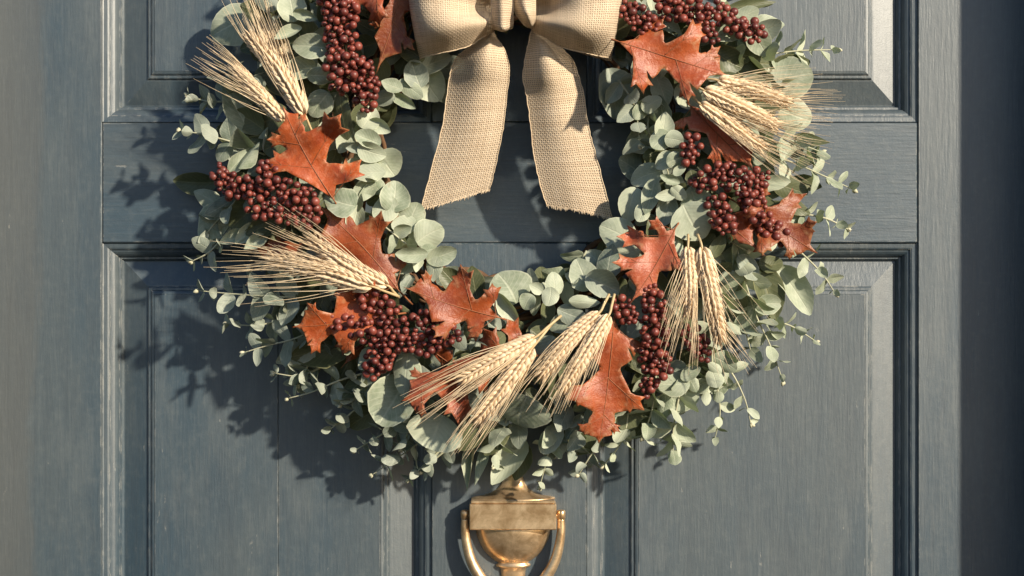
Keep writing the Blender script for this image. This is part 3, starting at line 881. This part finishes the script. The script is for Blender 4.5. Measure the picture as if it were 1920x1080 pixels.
# the dense under-layer of leaves, past counting
rf = random.Random(9)
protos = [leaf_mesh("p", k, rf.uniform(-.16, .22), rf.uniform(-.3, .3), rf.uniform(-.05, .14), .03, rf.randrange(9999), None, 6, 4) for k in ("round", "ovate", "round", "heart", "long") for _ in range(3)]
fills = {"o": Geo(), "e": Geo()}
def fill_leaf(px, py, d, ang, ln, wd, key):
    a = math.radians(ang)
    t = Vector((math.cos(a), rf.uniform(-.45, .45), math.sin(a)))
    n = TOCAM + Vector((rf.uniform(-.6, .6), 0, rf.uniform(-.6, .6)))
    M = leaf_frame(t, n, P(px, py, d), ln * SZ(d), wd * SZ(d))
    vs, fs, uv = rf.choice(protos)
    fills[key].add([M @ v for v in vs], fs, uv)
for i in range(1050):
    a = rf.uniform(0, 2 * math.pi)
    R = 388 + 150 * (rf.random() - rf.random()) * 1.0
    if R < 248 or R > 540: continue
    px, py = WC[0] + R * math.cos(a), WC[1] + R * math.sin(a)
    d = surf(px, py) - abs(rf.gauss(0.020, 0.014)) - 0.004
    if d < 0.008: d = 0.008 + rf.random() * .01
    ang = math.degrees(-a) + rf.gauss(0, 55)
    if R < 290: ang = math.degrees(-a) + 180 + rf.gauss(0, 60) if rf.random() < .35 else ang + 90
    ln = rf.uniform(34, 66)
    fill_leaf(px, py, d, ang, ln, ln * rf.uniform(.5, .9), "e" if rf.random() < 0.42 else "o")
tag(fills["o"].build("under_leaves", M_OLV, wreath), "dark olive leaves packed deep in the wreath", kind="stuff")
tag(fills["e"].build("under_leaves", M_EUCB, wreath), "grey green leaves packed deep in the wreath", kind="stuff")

# ------------------------------------------------------------------ oak leaves
def oak(base, tip, left, right, d0, mat, tilt=(0, 0), fold=0.10, wave=0.011, seed=0, curl=0.0, sinus=0.74):
    """lobe tips traced in photo pixels, ordered from base to tip on either side of the midrib; the blade is bent in depth"""
    r = random.Random(seed)
    allp = [Vector(p) for p in [base, tip] + list(left) + list(right)]
    cen = sum(allp, Vector((0, 0))) / len(allp)
    grow = lambda p: tuple(cen + (Vector(p) - cen) * 1.07)
    tip, left, right = grow(tip), [grow(p) for p in left], [grow(p) for p in right]
    Bv, Tv = Vector(base), Vector(tip)
    L = (Tv - Bv).length
    ax = (Tv - Bv).normalized()
    nx = Vector((-ax.y, ax.x))
    bow = r.uniform(-0.04, 0.04) * L
    def mid(s):                       # midrib, slightly bowed
        return Bv + ax * L * s + nx * bow * math.sin(math.pi * min(max(s, 0), 1))
    def roots(lobes):
        out = []
        for q in lobes:
            q = Vector(q)
            s = (q - Bv).dot(ax) / L
            w = abs((q - Bv).dot(nx)) / L
            out.append((q, min(0.93, max(0.08, s - 0.55 * w))))
        return out
    lr, rr2 = roots(left), roots(right)
    def side_outline(lobes):
        """from base to tip (exclusive of both)"""
        pts = []
        seq = lobes + [(Tv, 0.97)]
        prev_s = 0.02
        sg0 = None
        for j, (q, s) in enumerate(seq):
            m = mid(s)
            ln = (q - m).length
            last = j == len(seq) - 1
            # sinus bottom before this lobe
            sm = (prev_s + s) / 2 if j else 0.10
            if j == 0:
                c = mid(0.03).lerp(q, 0.05)
                c2 = mid(0.10).lerp(q, 0.22)
                pts += [c, c2]
            else:
                pq = seq[j - 1][0]
                chord = pq.lerp(q, 0.5)
                sin_e = 0.42 + (sinus - 0.42) * min(1.0, (q - pq).length / (0.36 * L))
                bottom = mid((seq[j - 1][1] + s) / 2 + 0.05).lerp(chord, 1 - sin_e)
                a_ = pq - bottom; b_ = q - bottom
                pts += [bottom + a_ * 0.52 + b_ * -0.05, bottom + a_ * 0.30 - b_ * 0.02, bottom + a_ * 0.10, bottom + b_ * 0.04, bottom + b_ * 0.16 - a_ * 0.03, bottom + b_ * 0.36 - a_ * 0.05]
            if last: break
            dirv = (q - m).normalized()
            pr = Vector((-dirv.y, dirv.x))
            # tooth on the flank, bristle tip, tooth on the other flank
            sgn = 1 if pr.dot(ax) < 0 else -1
            k = r.uniform(0.12, 0.17)
            ja, jb = r.uniform(-.05, .06), r.uniform(-.05, .06)
            pts += [m.lerp(q, 0.52) + pr * sgn * ln * k * 0.95, m.lerp(q, 0.66 + ja) + pr * sgn * ln * k * 1.12, m.lerp(q, 0.84 + ja) + pr * sgn * ln * k * 1.75, m.lerp(q, 0.80 + ja) + pr * sgn * ln * k * 0.85, m.lerp(q, 0.90) + pr * sgn * ln * k * 0.30,
                    q, m.lerp(q, 0.90) - pr * sgn * ln * k * 0.30, m.lerp(q, 0.79 + jb) - pr * sgn * ln * k * 0.80, m.lerp(q, 0.82 + jb) - pr * sgn * ln * k * 1.65, m.lerp(q, 0.64 + jb) - pr * sgn * ln * k * 1.1, m.lerp(q, 0.52) - pr * sgn * ln * k * 1.0]
            prev_s = s
        return pts
    outl = [mid(0.0)] + side_outline(lr) + [Tv] + side_outline(rr2)[::-1]
    # jitter, drop near duplicates
    o2 = []
    for p in outl:
        p = p + Vector((r.uniform(-1, 1), r.uniform(-1, 1))) * 0.9
        if not o2 or (p - o2[-1]).length > 1.5: o2.append(p)
    n = len(o2)
    verts2 = [p.copy() for p in o2]
    edges = [(i, (i + 1) % n) for i in range(n)]
    step = 9
    x0 = min(p.x for p in o2); x1 = max(p.x for p in o2); y0 = min(p.y for p in o2); y1 = max(p.y for p in o2)
    for iy in range(int((y1 - y0) / step) + 1):
        for ix in range(int((x1 - x0) / step) + 1):
            verts2.append(Vector((x0 + (ix + 0.5 * (iy % 2)) * step, y0 + iy * step)))
    for i in range(24):
        verts2.append(mid(0.02 + 0.95 * i / 23))
    res = delaunay_2d_cdt(verts2, edges, [list(range(n))], 1, 1e-4)
    v2, f2 = res[0], res[2]
    # spread of the outline for edge distance
    ph1, ph2 = r.uniform(0, 6.28), r.uniform(0, 6.28)
    def depth(p):
        q = p - Bv
        s = q.dot(ax) / L
        c = q.dot(nx) / L - bow / L * math.sin(math.pi * min(max(s, 0), 1))
        d = d0 + (tilt[0] * s + tilt[1] * c + fold * (abs(c) ** 1.3) * 1.2 + curl * (s - .3) ** 2 + curl * 1.6 * c * c) * L * S
        if s < 0: d += s * 1.1 * L * S            # the stalk dives back into the wreath
        d += wave * (math.sin(9 * s + ph1) * c * 2.2 + 0.5 * math.sin(17 * c + 6 * s + ph2) * abs(c) * 2)
        return d
    def edged(p):
        return min((p - q).length for q in o2) / L
    vs = [P(p.x, p.y, depth(p)) for p in v2]
    uv = [(min(1, edged(p) * 4), 0) for p in v2]
    org = P(base[0], base[1], d0)
    # faces oriented to camera
    fs = []
    for f in f2:
        a, b, c = vs[f[0]], vs[f[1]], vs[f[2]]
        fs.append(tuple(f) if (b - a).cross(c - a).y < 0 else tuple(f[::-1]))
    o = mk("oak_leaf", vs, fs, mat, wreath, org, True, uv)
    so = o.modifiers.new("thickness", 'SOLIDIFY'); so.thickness = 0.0005; so.offset = -1
    gv = Geo()
    def vein(a, b, r0, r1, bend=0.0, k=14):
        ps = []
        for i in range(k):
            f = i / (k - 1)
            p = a.lerp(b, f)
            ps.append(P(p.x, p.y, depth(p) + 0.00015))
        gv.tube(ps, r0, r1, 5)
    ps = []
    for i in range(28):
        p = mid(-0.16 + 1.12 * i / 27)
        ps.append(P(p.x, p.y, depth(p) + 0.00015))
    gv.tube(ps, lambda f: 0.0009 if f < .14 else 0.00055 - 0.0003 * f, sides=6)
    for q, s in lr + rr2:
        m = mid(max(0.02, s - 0.04))
        vein(m, m.lerp(q, 0.95), 0.00032, 0.00015)
        for f in (0.45, 0.62):
            p = m.lerp(q, f)
            for sg in (1, -1):
                dv = (q - m); pr = Vector((-dv.y, dv.x))
                vein(p, p + dv * 0.17 + pr * sg * 0.10, 0.00018, 0.0001, k=5)
    gv.build("veins", M_VEIN, o, org)
    return o

oak((628, 378), (533, 204), [(498, 303), (504, 262)], [(671, 296), (636, 216), (574, 216)], .100, M_OAK, (.0, .10), .08, seed=1)
oak((748, 545), (598, 388), [(640, 560), (590, 470)], [(757, 466), (713, 398), (655, 384)], .086, M_OAKB, (.05, -.05), -.10, seed=2)
oak((735, 590), (551, 612), [(675, 530), (630, 524), (578, 568)], [(640, 662), (586, 660)], .102, M_OAK, (-.05, .10), .10, seed=3)
oak((938, 596), (762, 540), [(872, 634), (815, 630)], [(918, 532), (862, 499), (802, 510)], .102, M_OAK, (.05, -.1), .10, seed=4)
oak((1000, 668), (868, 688), [(950, 720), (900, 735)], [(948, 602), (905, 618)], .104, M_OAK, (.0, .1), .1, seed=5)
oak((905, 660), (755, 752), [(860, 795), (792, 782)], [(845, 680), (770, 696)], .106, M_OAKR, (-.05, .05), -.12, seed=6, wave=.009)
oak((1152, 590), (1124, 826), [(1208, 670), (1204, 768), (1162, 806)], [(1092, 660), (1062, 748), (1086, 804)], .098, M_OAK, (-.04, .12), .12, seed=7, sinus=.76)
oak((1268, 425), (1184, 564), [(1215, 418), (1160, 446), (1152, 492)], [(1275, 510), (1232, 552)], .100, M_OAKR, (.05, -.08), .10, seed=8)
oak((1160, 78), (1362, 142), [(1212, 172), (1290, 188)], [(1250, 32), (1322, 44), (1346, 88)], .108, M_OAK, (-.03, .10), .08, seed=9)
oak((1292, 196), (1418, 322), [(1270, 246), (1338, 304)], [(1372, 200), (1415, 262)], .088, M_OAKR, (.0, .05), .12, seed=10)
oak((1378, 378), (1530, 472), [(1432, 478), (1480, 484)], [(1445, 350), (1510, 366), (1528, 415)], .084, M_OAKB, (.05, .1), .16, seed=11, wave=.010)
oak((1340, 398), (1432, 476), [(1372, 452)], [(1430, 392)], .090, M_OAKR, (.05, .0), .14, seed=12)
oak((770, -90), (706, 134), [(800, 10), (775, 90)], [(690, -50), (694, 45)], .096, M_OAKB, (-.05, .15), .14, seed=13)
oak((745, -70), (648, 8), [(710, 45), (668, 48)], [(700, -60), (655, -40)], .102, M_OAKR, (-.05, .0), .10, seed=14)
oak((690, 640), (640, 690), [(676, 672)], [(650, 655)], .07, M_OAKB, (.0, .0), .12, seed=15)
oak((640, 470), (470, 462), [(560, 500), (500, 490)], [(590, 430), (520, 440)], .072, M_OAKB, (-.05, .0), .10, seed=16)
oak((800, 650), (870, 700), [(830, 690)], [(850, 640)], .078, M_OAKB, (0, 0), .12, seed=17)
# above the picture
oak((1090, -150), (1230, -250), [(1140, -240)], [(1190, -160), (1230, -200)], .098, M_OAK, seed=18)
oak((760, -190), (640, -260), [(700, -180), (650, -205)], [(735, -270)], .098, M_OAK, seed=19)

# ------------------------------------------------------------------ berries
rb = random.Random(31)
def ico(sub=2):
    import bmesh
    bm = bmesh.new()
    bmesh.ops.create_icosphere(bm, subdivisions=sub, radius=1.0)
    for v in bm.verts:                       # small dimple at the flower end
        if v.co.z > 0.9: v.co.z -= (v.co.z - 0.9) * 1.3
    me = bpy.data.meshes.new("berry")
    bm.to_mesh(me); bm.free()
    me.polygons.foreach_set("use_smooth", [True] * len(me.polygons))
    return me
BERRY = ico(2); BERRY.materials.append(M_BERRY)
BV = [v.co.copy() for v in BERRY.vertices]; BF = [tuple(p.vertices) for p in BERRY.polygons]

CL = [  # (px, py, half width) down the spine of each strand; several strands make a cluster
 [[(612, -30, 30), (640, 25, 34), (636, 75, 30)], [(640, 75, 30), (642, 110, 34), (648, 150, 34)], [(672, 130, 28), (684, 165, 28), (690, 195, 18)]],
 [[(412, 325, 20), (430, 350, 24), (465, 350, 20), (500, 375, 22)], [(500, 318, 18), (505, 345, 22), (545, 365, 24), (575, 380, 26)], [(480, 390, 18), (540, 398, 24), (590, 405, 22)]],
 [[(622, 608, 16), (665, 612, 22), (710, 630, 28), (745, 640, 28)], [(690, 560, 20), (715, 575, 24), (745, 600, 20)], [(700, 690, 22), (715, 665, 28), (735, 640, 24)], [(760, 640, 24), (800, 645, 26), (855, 625, 14)], [(790, 600, 22), (815, 600, 18)]],
 [[(1165, 575, 22), (1180, 590, 18)], [(1225, 548, 18), (1225, 590, 26), (1232, 625, 28)], [(1225, 650, 28), (1230, 690, 28), (1212, 730, 16)], [(1295, 625, 20), (1312, 650, 22), (1318, 668, 12)]],
 [[(1296, 268, 20), (1290, 305, 12)], [(1310, 345, 20), (1345, 325, 24), (1385, 335, 26), (1432, 338, 18)], [(1345, 385, 24), (1355, 415, 24), (1375, 425, 12)], [(1400, 365, 24), (1420, 375, 20)], [(1405, 385, 20), (1435, 415, 20), (1470, 445, 16)]],
 [[(1180, 20, 20), (1210, 42, 24), (1225, 55, 12)], [(1245, 8, 24), (1290, 18, 26), (1325, 30, 22)], [(1340, 15, 20), (1375, 45, 20), (1415, 60, 22)], [(1315, 62, 14), (1335, 68, 16)]],
]
CLN = ["top left beside the bow", "left", "lower left", "lower right", "right", "top right"]
allb = []
for ci, cl in enumerate(CL):
    items = []
    for st in cl:
        for attempt in range(1500):
            f = rb.random() * (len(st) - 1)
            k = min(int(f), len(st) - 2); f -= k
            x = st[k][0] + (st[k + 1][0] - st[k][0]) * f
            y = st[k][1] + (st[k + 1][1] - st[k][1]) * f
            w = st[k][2] + (st[k + 1][2] - st[k][2]) * f
            a = rb.uniform(0, 6.28); q = math.sqrt(rb.random())
            px, py = x + w * q * math.cos(a), y + w * q * math.sin(a)
            rad = rb.choice((5.0, 6.2, 7.2, 8.0, 8.4, 8.8))
            dome = math.sqrt(max(0, 1 - q * q))
            d = surf(x, y) + 0.022 + w * S * 0.65 * (rb.uniform(-0.9, 1.0)) * dome
            p = P(px, py, d); R = rad * SZ(d)
            if all((p - o_[0]).length > 0.93 * (R + o_[1]) for o_ in items):
                items.append((p, R, P(x, y, surf(x, y) + 0.012), d))
    allb.append(items)
flat = sorted([(it[3], ci, i) for ci, items in enumerate(allb) for i, it in enumerate(items)], reverse=True)
# nearest berries singly, those buried behind them joined
total = len(flat)
keep = set((c, i) for _, c, i in flat[:300])
for ci, items in enumerate(allb):
    cen = sum((it[0] for it in items), Vector()) / len(items)
    cl = empty("berry_cluster", cen, wreath)
    gs, gr = Geo(), Geo()
    for i, (p, R, root, d) in enumerate(items):
        nv = Vector((rb.uniform(-1, 1), rb.uniform(-1.3, .2), rb.uniform(-1, 1))).normalized()
        rot = nv.to_track_quat('Z', 'Y').to_matrix().to_4x4()
        M = Matrix.Translation(p) @ rot @ Matrix.Diagonal((R, R * rb.uniform(.94, 1.0), R * rb.uniform(.95, 1.08), 1))
        if (ci, i) in keep:
            inst("berry", BERRY, M, cl)
        else:
            gr.add([M @ v for v in BV], BF)
        m_ = p.lerp(root, 0.55) + Vector((rb.uniform(-1, 1), 0, rb.uniform(-1, 1))) * 0.003
        gs.tube(catmull([p, m_, root], 6), 0.0006, 0.0009, 4, False)
    for st in CL[ci]:
        gs.tube(catmull([P(x, y, surf(x, y) + 0.012) for x, y, w in st], 16), 0.0013, 0.0010, 5)
    gs.build("berry_stems", M_BSTEM, cl)
    if gr.v:
        tag(gr.build("inner_berries", M_BERRY, cl), None, kind="stuff")

# ------------------------------------------------------------------ wheat
rw = random.Random(51)
def kernel_mesh():
    prof = [(0.0, 0.05), (0.10, 0.60), (0.25, 0.95), (0.42, 1.0), (0.62, 0.72), (0.82, 0.34), (1.05, 0.03)]
    vs, fs = [], []
    n = 6
    for v, r_ in prof:
        for s in range(n):
            a = 2 * math.pi * s / n
            cr = 0.82 if s == 1 else 1.0      # crease down the back
            vs.append(Vector((0.5 * r_ * math.cos(a) * cr, v, 0.42 * r_ * math.sin(a) * cr)))
    for j in range(len(prof) - 1):
        for s in range(n):
            s2 = (s + 1) % n
            fs.append((j * n + s, j * n + s2, (j + 1) * n + s2, (j + 1) * n + s))
    return vs, fs
KV, KF = kernel_mesh()
KERN = mesh_data("kernel", KV, KF, M_KERN)

def wheat(stem, base, tip, awn_tip, d0, d1, seed, spread=0.22, wid=1.0, nawn=26, stem2=None):
    """stem end -> base of the head -> top of the head; awns run on towards awn_tip"""
    r = random.Random(seed)
    b, t = P(*base, d0), P(*tip, d1)
    s_ = P(*stem, d0 - 0.012)
    aw = P(*awn_tip, d1 + 0.004)
    w = empty("wheat_ear", b, wreath)
    bowv = Vector((r.uniform(-1, 1), -1.2, r.uniform(-1, 1))) * 0.003
    axis = catmull([b, b.lerp(t, .5) + bowv, t], 30)
    L = (t - b).length
    gs = Geo()
    gs.tube(catmull([s_, b.lerp(s_, .45) + Vector((0, -.002, 0)), b, b.lerp(t, .25) + bowv * .5], 12), 0.0013, 0.0010, 6)
    gs.build("stalk", M_STRAW, w)
    ga, gk = Geo(), Geo()
    nodes = 15
    kl = L / nodes * 2.25
    kw = 0.0032 * wid
    for i in range(nodes):
        f = i / (nodes - 0.2)
        k = min(28, int(f * 29)); p = axis[k]
        T = (axis[k + 1] - axis[max(0, k - 1)]).normalized()
        sd = T.cross(TOCAM).normalized(); fr = sd.cross(T).normalized()
        if fr.y > 0: fr = -fr
        tap = (0.72 + 0.55 * math.sin(math.pi * min(1, (f * .8 + 0.18)))) * (1.0 if f < .85 else 0.85)
        rows = [(0.0, 1.15, True, 0.55)]                                         # crest
        for sg in (1, -1):
            rows.append((sg * 0.75, 0.70, sg > 0 and i % 2 == 0, 0.0 if sg > 0 else 0.12))       # herringbone either side of it
            rows.append((sg * 1.20, -0.10, False, 0.35))                         # flanks
            rows.append((sg * 0.5, -0.85, False, 0.3))                           # back
        for sx, fy, front, ph in rows:
            q = p + T * (ph * L / nodes) + sd * sx * kw * 0.66 * tap + fr * fy * kw * 0.5
            ax_ = (T + sd * sx * 0.42 + fr * max(0, fy) * 0.20 + Vector((r.uniform(-1, 1), r.uniform(-1, 1), r.uniform(-1, 1))) * 0.07).normalized()
            M = leaf_frame(ax_, fr + sd * sx * .6, q, kl * r.uniform(.9, 1.08), kw * tap * r.uniform(.9, 1.1))
            if front: inst("kernel", KERN, M, w)
            else: gk.add([M @ v for v in KV], KF)
            if (abs(sx) > .6 or r.random() < .35) and r.random() < 0.55:
                st = q + ax_ * kl * 0.85
                # awns run on straight towards the awn tip, the flank ones fanning a little
                dv = ((aw - t).normalized() * 1.0 + T * 0.25 + sd * sx * spread * r.uniform(0.25, 0.85) + fr * r.uniform(-.06, .12)).normalized()
                ln_ = (aw - t).length * r.uniform(.62, 1.08) + (1 - f) * L * r.uniform(.15, .55)
                reach = st + dv * ln_
                m_ = st.lerp(reach, .45) + sd * sx * ln_ * 0.022 + Vector((r.uniform(-1, 1), r.uniform(-1, 1), r.uniform(-1, 1))) * .0006
                ga.tube(catmull([st, m_, reach], 8), 0.00040, 0.00010, 4, False)
    tag(gk.build("inner_kernels", M_KERN, w), None, kind="stuff")
    tag(ga.build("awns", M_AWN, w), None, kind="stuff")
    return w

wheat((560, 262), (533, 226), (440, 128), (366, 84), .088, .082, 1)
wheat((592, 262), (572, 216), (470, 68), (440, -10), .094, .090, 2)
wheat((575, 240), (552, 178), (500, 50), (478, -20), .072, .066, 3, wid=.85)
wheat((748, 558), (728, 536), (588, 452), (500, 408), .108, .098, 4, .3)
wheat((748, 556), (700, 538), (508, 486), (400, 488), .112, .092, 5, .3)
wheat((1052, 592), (1004, 632), (866, 712), (762, 772), .110, .110, 6)
wheat((1040, 600), (1000, 650), (896, 786), (846, 858), .112, .106, 7, .14)
wheat((1142, 552), (1124, 586), (1014, 704), (982, 752), .110, .106, 8, .18)
wheat((1152, 552), (1142, 590), (1056, 728), (1036, 780), .114, .110, 9, .14)
wheat((1290, 440), (1290, 462), (1292, 588), (1268, 690), .108, .102, 10, .38)
wheat((1308, 440), (1316, 462), (1350, 636), (1390, 700), .110, .100, 11, .40)
wheat((1300, 148), (1345, 150), (1476, 192), (1572, 188), .108, .096, 12, .3)
wheat((1290, 158), (1318, 168), (1456, 236), (1556, 240), .112, .100, 13, .3)
wheat((1288, 172), (1312, 194), (1428, 276), (1528, 326), .108, .096, 14, .3)

# ------------------------------------------------------------------ burlap bow
bow = empty("burlap_bow", P(962, 400, 0.05))
tag(bow, "natural burlap ribbon bow with two hanging tails tied over the wreath", "bow")
RW = 0.060
def loft(name, sections, nu, nv, width, parent=bow, mat=M_BURLAP, v0=0.0, wob=0.0, seed=0):
    r = random.Random(seed)
    rows = [catmull([P(*c) for c in sec], nu) for sec in sections]
    cols = [catmull([row[i] for row in rows], nv) for i in range(nu)]
    vs, fs, uv = [], [], []
    ln = [v0]
    for j in range(1, nv):
        ln.append(ln[-1] + (cols[nu // 2][j] - cols[nu // 2][j - 1]).length)
    for j in range(nv):
        for i in range(nu):
            p = cols[i][j]
            if wob and i in (0, nu - 1): p = p + Vector((r.uniform(-1, 1), 0, r.uniform(-1, 1))) * wob
            vs.append(p); uv.append((i / (nu - 1) * width, ln[j]))
    for j in range(nv - 1):
        for i in range(nu - 1):
            a = j * nu + i
            fs.append((a, a + 1, a + nu + 1, a + nu))
    o = mk(name, vs, fs, mat, parent, None, True, uv)
    # stitched selvedge threads along both long edges
    for e in (0, nu - 1):
        gs = Geo()
        ps = [vs[j * nu + e] + Vector((0, -0.0002, 0)) for j in range(nv)]
        gs.tube(ps, 0.00045, 0.00045, 5)
        gs.build("selvedge", M_JUTE, o)
    return o, cols

def fringe(o, edge_pts, down, seed):
    r = random.Random(seed)
    gf = Geo()
    e = catmull(edge_pts, 60)
    for p in e:
        if r.random() < .2: continue
        L = r.uniform(.0006, .0030)
        d_ = (down + Vector((r.uniform(-.4, .4), r.uniform(-.3, .3), r.uniform(-.3, .3)))).normalized()
        gf.tube([p - d_ * .001, p + d_ * L * .5, p + d_ * L + Vector((r.uniform(-1, 1), 0, 0)) * .0005], .00042, .0002, 4)
    gf.build("frayed_edge", M_JUTE, o)

tl = [
 [(914, 58, .070), (918, 56, .074), (923, 57, .072)],
 [(906, 72, .068), (918, 70, .080), (931, 70, .074)],
 [(878, 90, .066), (912, 86, .090), (943, 88, .078)],
 [(856, 108, .066), (905, 108, .092), (952, 112, .078)],
 [(846, 130, .066), (902, 132, .088), (955, 138, .074)],
 [(840, 165, .064), (897, 168, .078), (951, 172, .068)],
 [(831, 228, .060), (888, 230, .068), (946, 224, .062)],
 [(820, 275, .056), (880, 274, .062), (938, 268, .058)],
 [(805, 332, .050), (866, 324, .055), (927, 318, .053)],
 [(788, 394, .044), (852, 376, .049), (918, 356, .049)],
]
o, c = loft("tail", tl, 15, 60, RW, wob=.0004, seed=1)
fringe(o, [c[i][-1] for i in range(15)], Vector((-.35, 0, -1)), 3)
trr = [
 [(1000, 46, .072), (1003, 44, .076), (1007, 46, .072)],
 [(994, 66, .074), (1010, 64, .082), (1026, 66, .068)],
 [(988, 92, .078), (1022, 88, .092), (1055, 92, .066)],
 [(983, 118, .078), (1028, 116, .094), (1074, 114, .066)],
 [(981, 148, .074), (1032, 146, .088), (1085, 142, .064)],
 [(988, 186, .068), (1040, 182, .076), (1094, 176, .062)],
 [(995, 236, .060), (1048, 236, .068), (1103, 234, .060)],
 [(1000, 285, .054), (1058, 285, .062), (1114, 280, .058)],
 [(1010, 335, .050), (1070, 340, .057), (1131, 342, .054)],
 [(1025, 386, .046), (1086, 396, .052), (1148, 410, .048)],
]
o, c = loft("tail", trr, 15, 60, RW, v0=.0007, wob=.0004, seed=2)
fringe(o, [c[i][-1] for i in range(15)], Vector((.2, 0, -1)), 4)
def loop(m, seed):
    """m maps the left-hand traced x to the side wanted"""
    sec = [
     [(m(928), -42, .082), (m(925), -14, .098), (m(930), 16, .078), (m(925), 38, .098), (m(927), 60, .084)],
     [(m(905), -62, .088), (m(902), -26, .112), (m(906), 14, .086), (m(903), 42, .112), (m(905), 70, .088)],
     [(m(876), -88, .092), (m(874), -40, .122), (m(876), 10, .108), (m(874), 46, .122), (m(876), 88, .092)],
     [(m(836), -106, .094), (m(832), -50, .124), (m(834), 4, .122), (m(836), 54, .125), (m(838), 97, .096)],
     [(m(798), -116, .090), (m(790), -58, .116), (m(788), 0, .119), (m(796), 58, .116), (m(804), 105, .090)],
     [(m(776), -120, .076), (m(766), -60, .096), (m(767), 0, .099), (m(777), 60, .095), (m(788), 110, .075)],
     [(m(790), -116, .056), (m(778), -60, .066), (m(778), 0, .068), (m(786), 60, .066), (m(796), 112, .055)],
     [(m(850), -96, .046), (m(845), -50, .050), (m(845), 0, .052), (m(850), 50, .050), (m(856), 92, .046)],
     [(m(930), -34, .060), (m(928), -14, .064), (m(930), 12, .060), (m(928), 30, .064), (m(930), 50, .060)],
    ]
    return loft("loop", sec, 25, 70, 0.110, v0=.0004 * seed, wob=.0003, seed=seed)
loop(lambda x: x, 5)
loop(lambda x: 1926 - x + (6 if x < 800 else 0), 6)
kn = [
 [(930, -72, .070), (944, -74, .088), (958, -72, .072)],
 [(924, -62, .098), (942, -64, .120), (962, -62, .104)],
 [(921, -30, .108), (941, -32, .120), (963, -30, .108)],
 [(921, 5, .109), (941, 4, .120), (962, 6, .108)],
 [(922, 36, .106), (942, 38, .117), (962, 36, .104)],
 [(925, 52, .098), (943, 57, .114), (961, 51, .098)],
 [(929, 56, .082), (944, 60, .088), (957, 55, .080)],
]
loft("knot_fold", kn, 13, 40, .045, seed=7)
kn2 = [
 [(962, -72, .070), (980, -74, .088), (996, -72, .072)],
 [(958, -62, .098), (982, -64, .116), (1002, -62, .100)],
 [(957, -30, .106), (982, -32, .118), (1004, -30, .106)],
 [(958, 0, .104), (983, 0, .118), (1004, 2, .106)],
 [(966, 24, .100), (988, 26, .121), (1004, 26, .106)],
 [(980, 44, .094), (994, 46, .108), (1003, 44, .098)],
 [(990, 52, .080), (997, 54, .086), (1002, 51, .080)],
]
loft("knot_fold", kn2, 13, 40, .045, seed=8)
print("LEAVES", LEAFCOUNT[0], "BERRIES", total, "OBJ", len(bpy.data.objects))
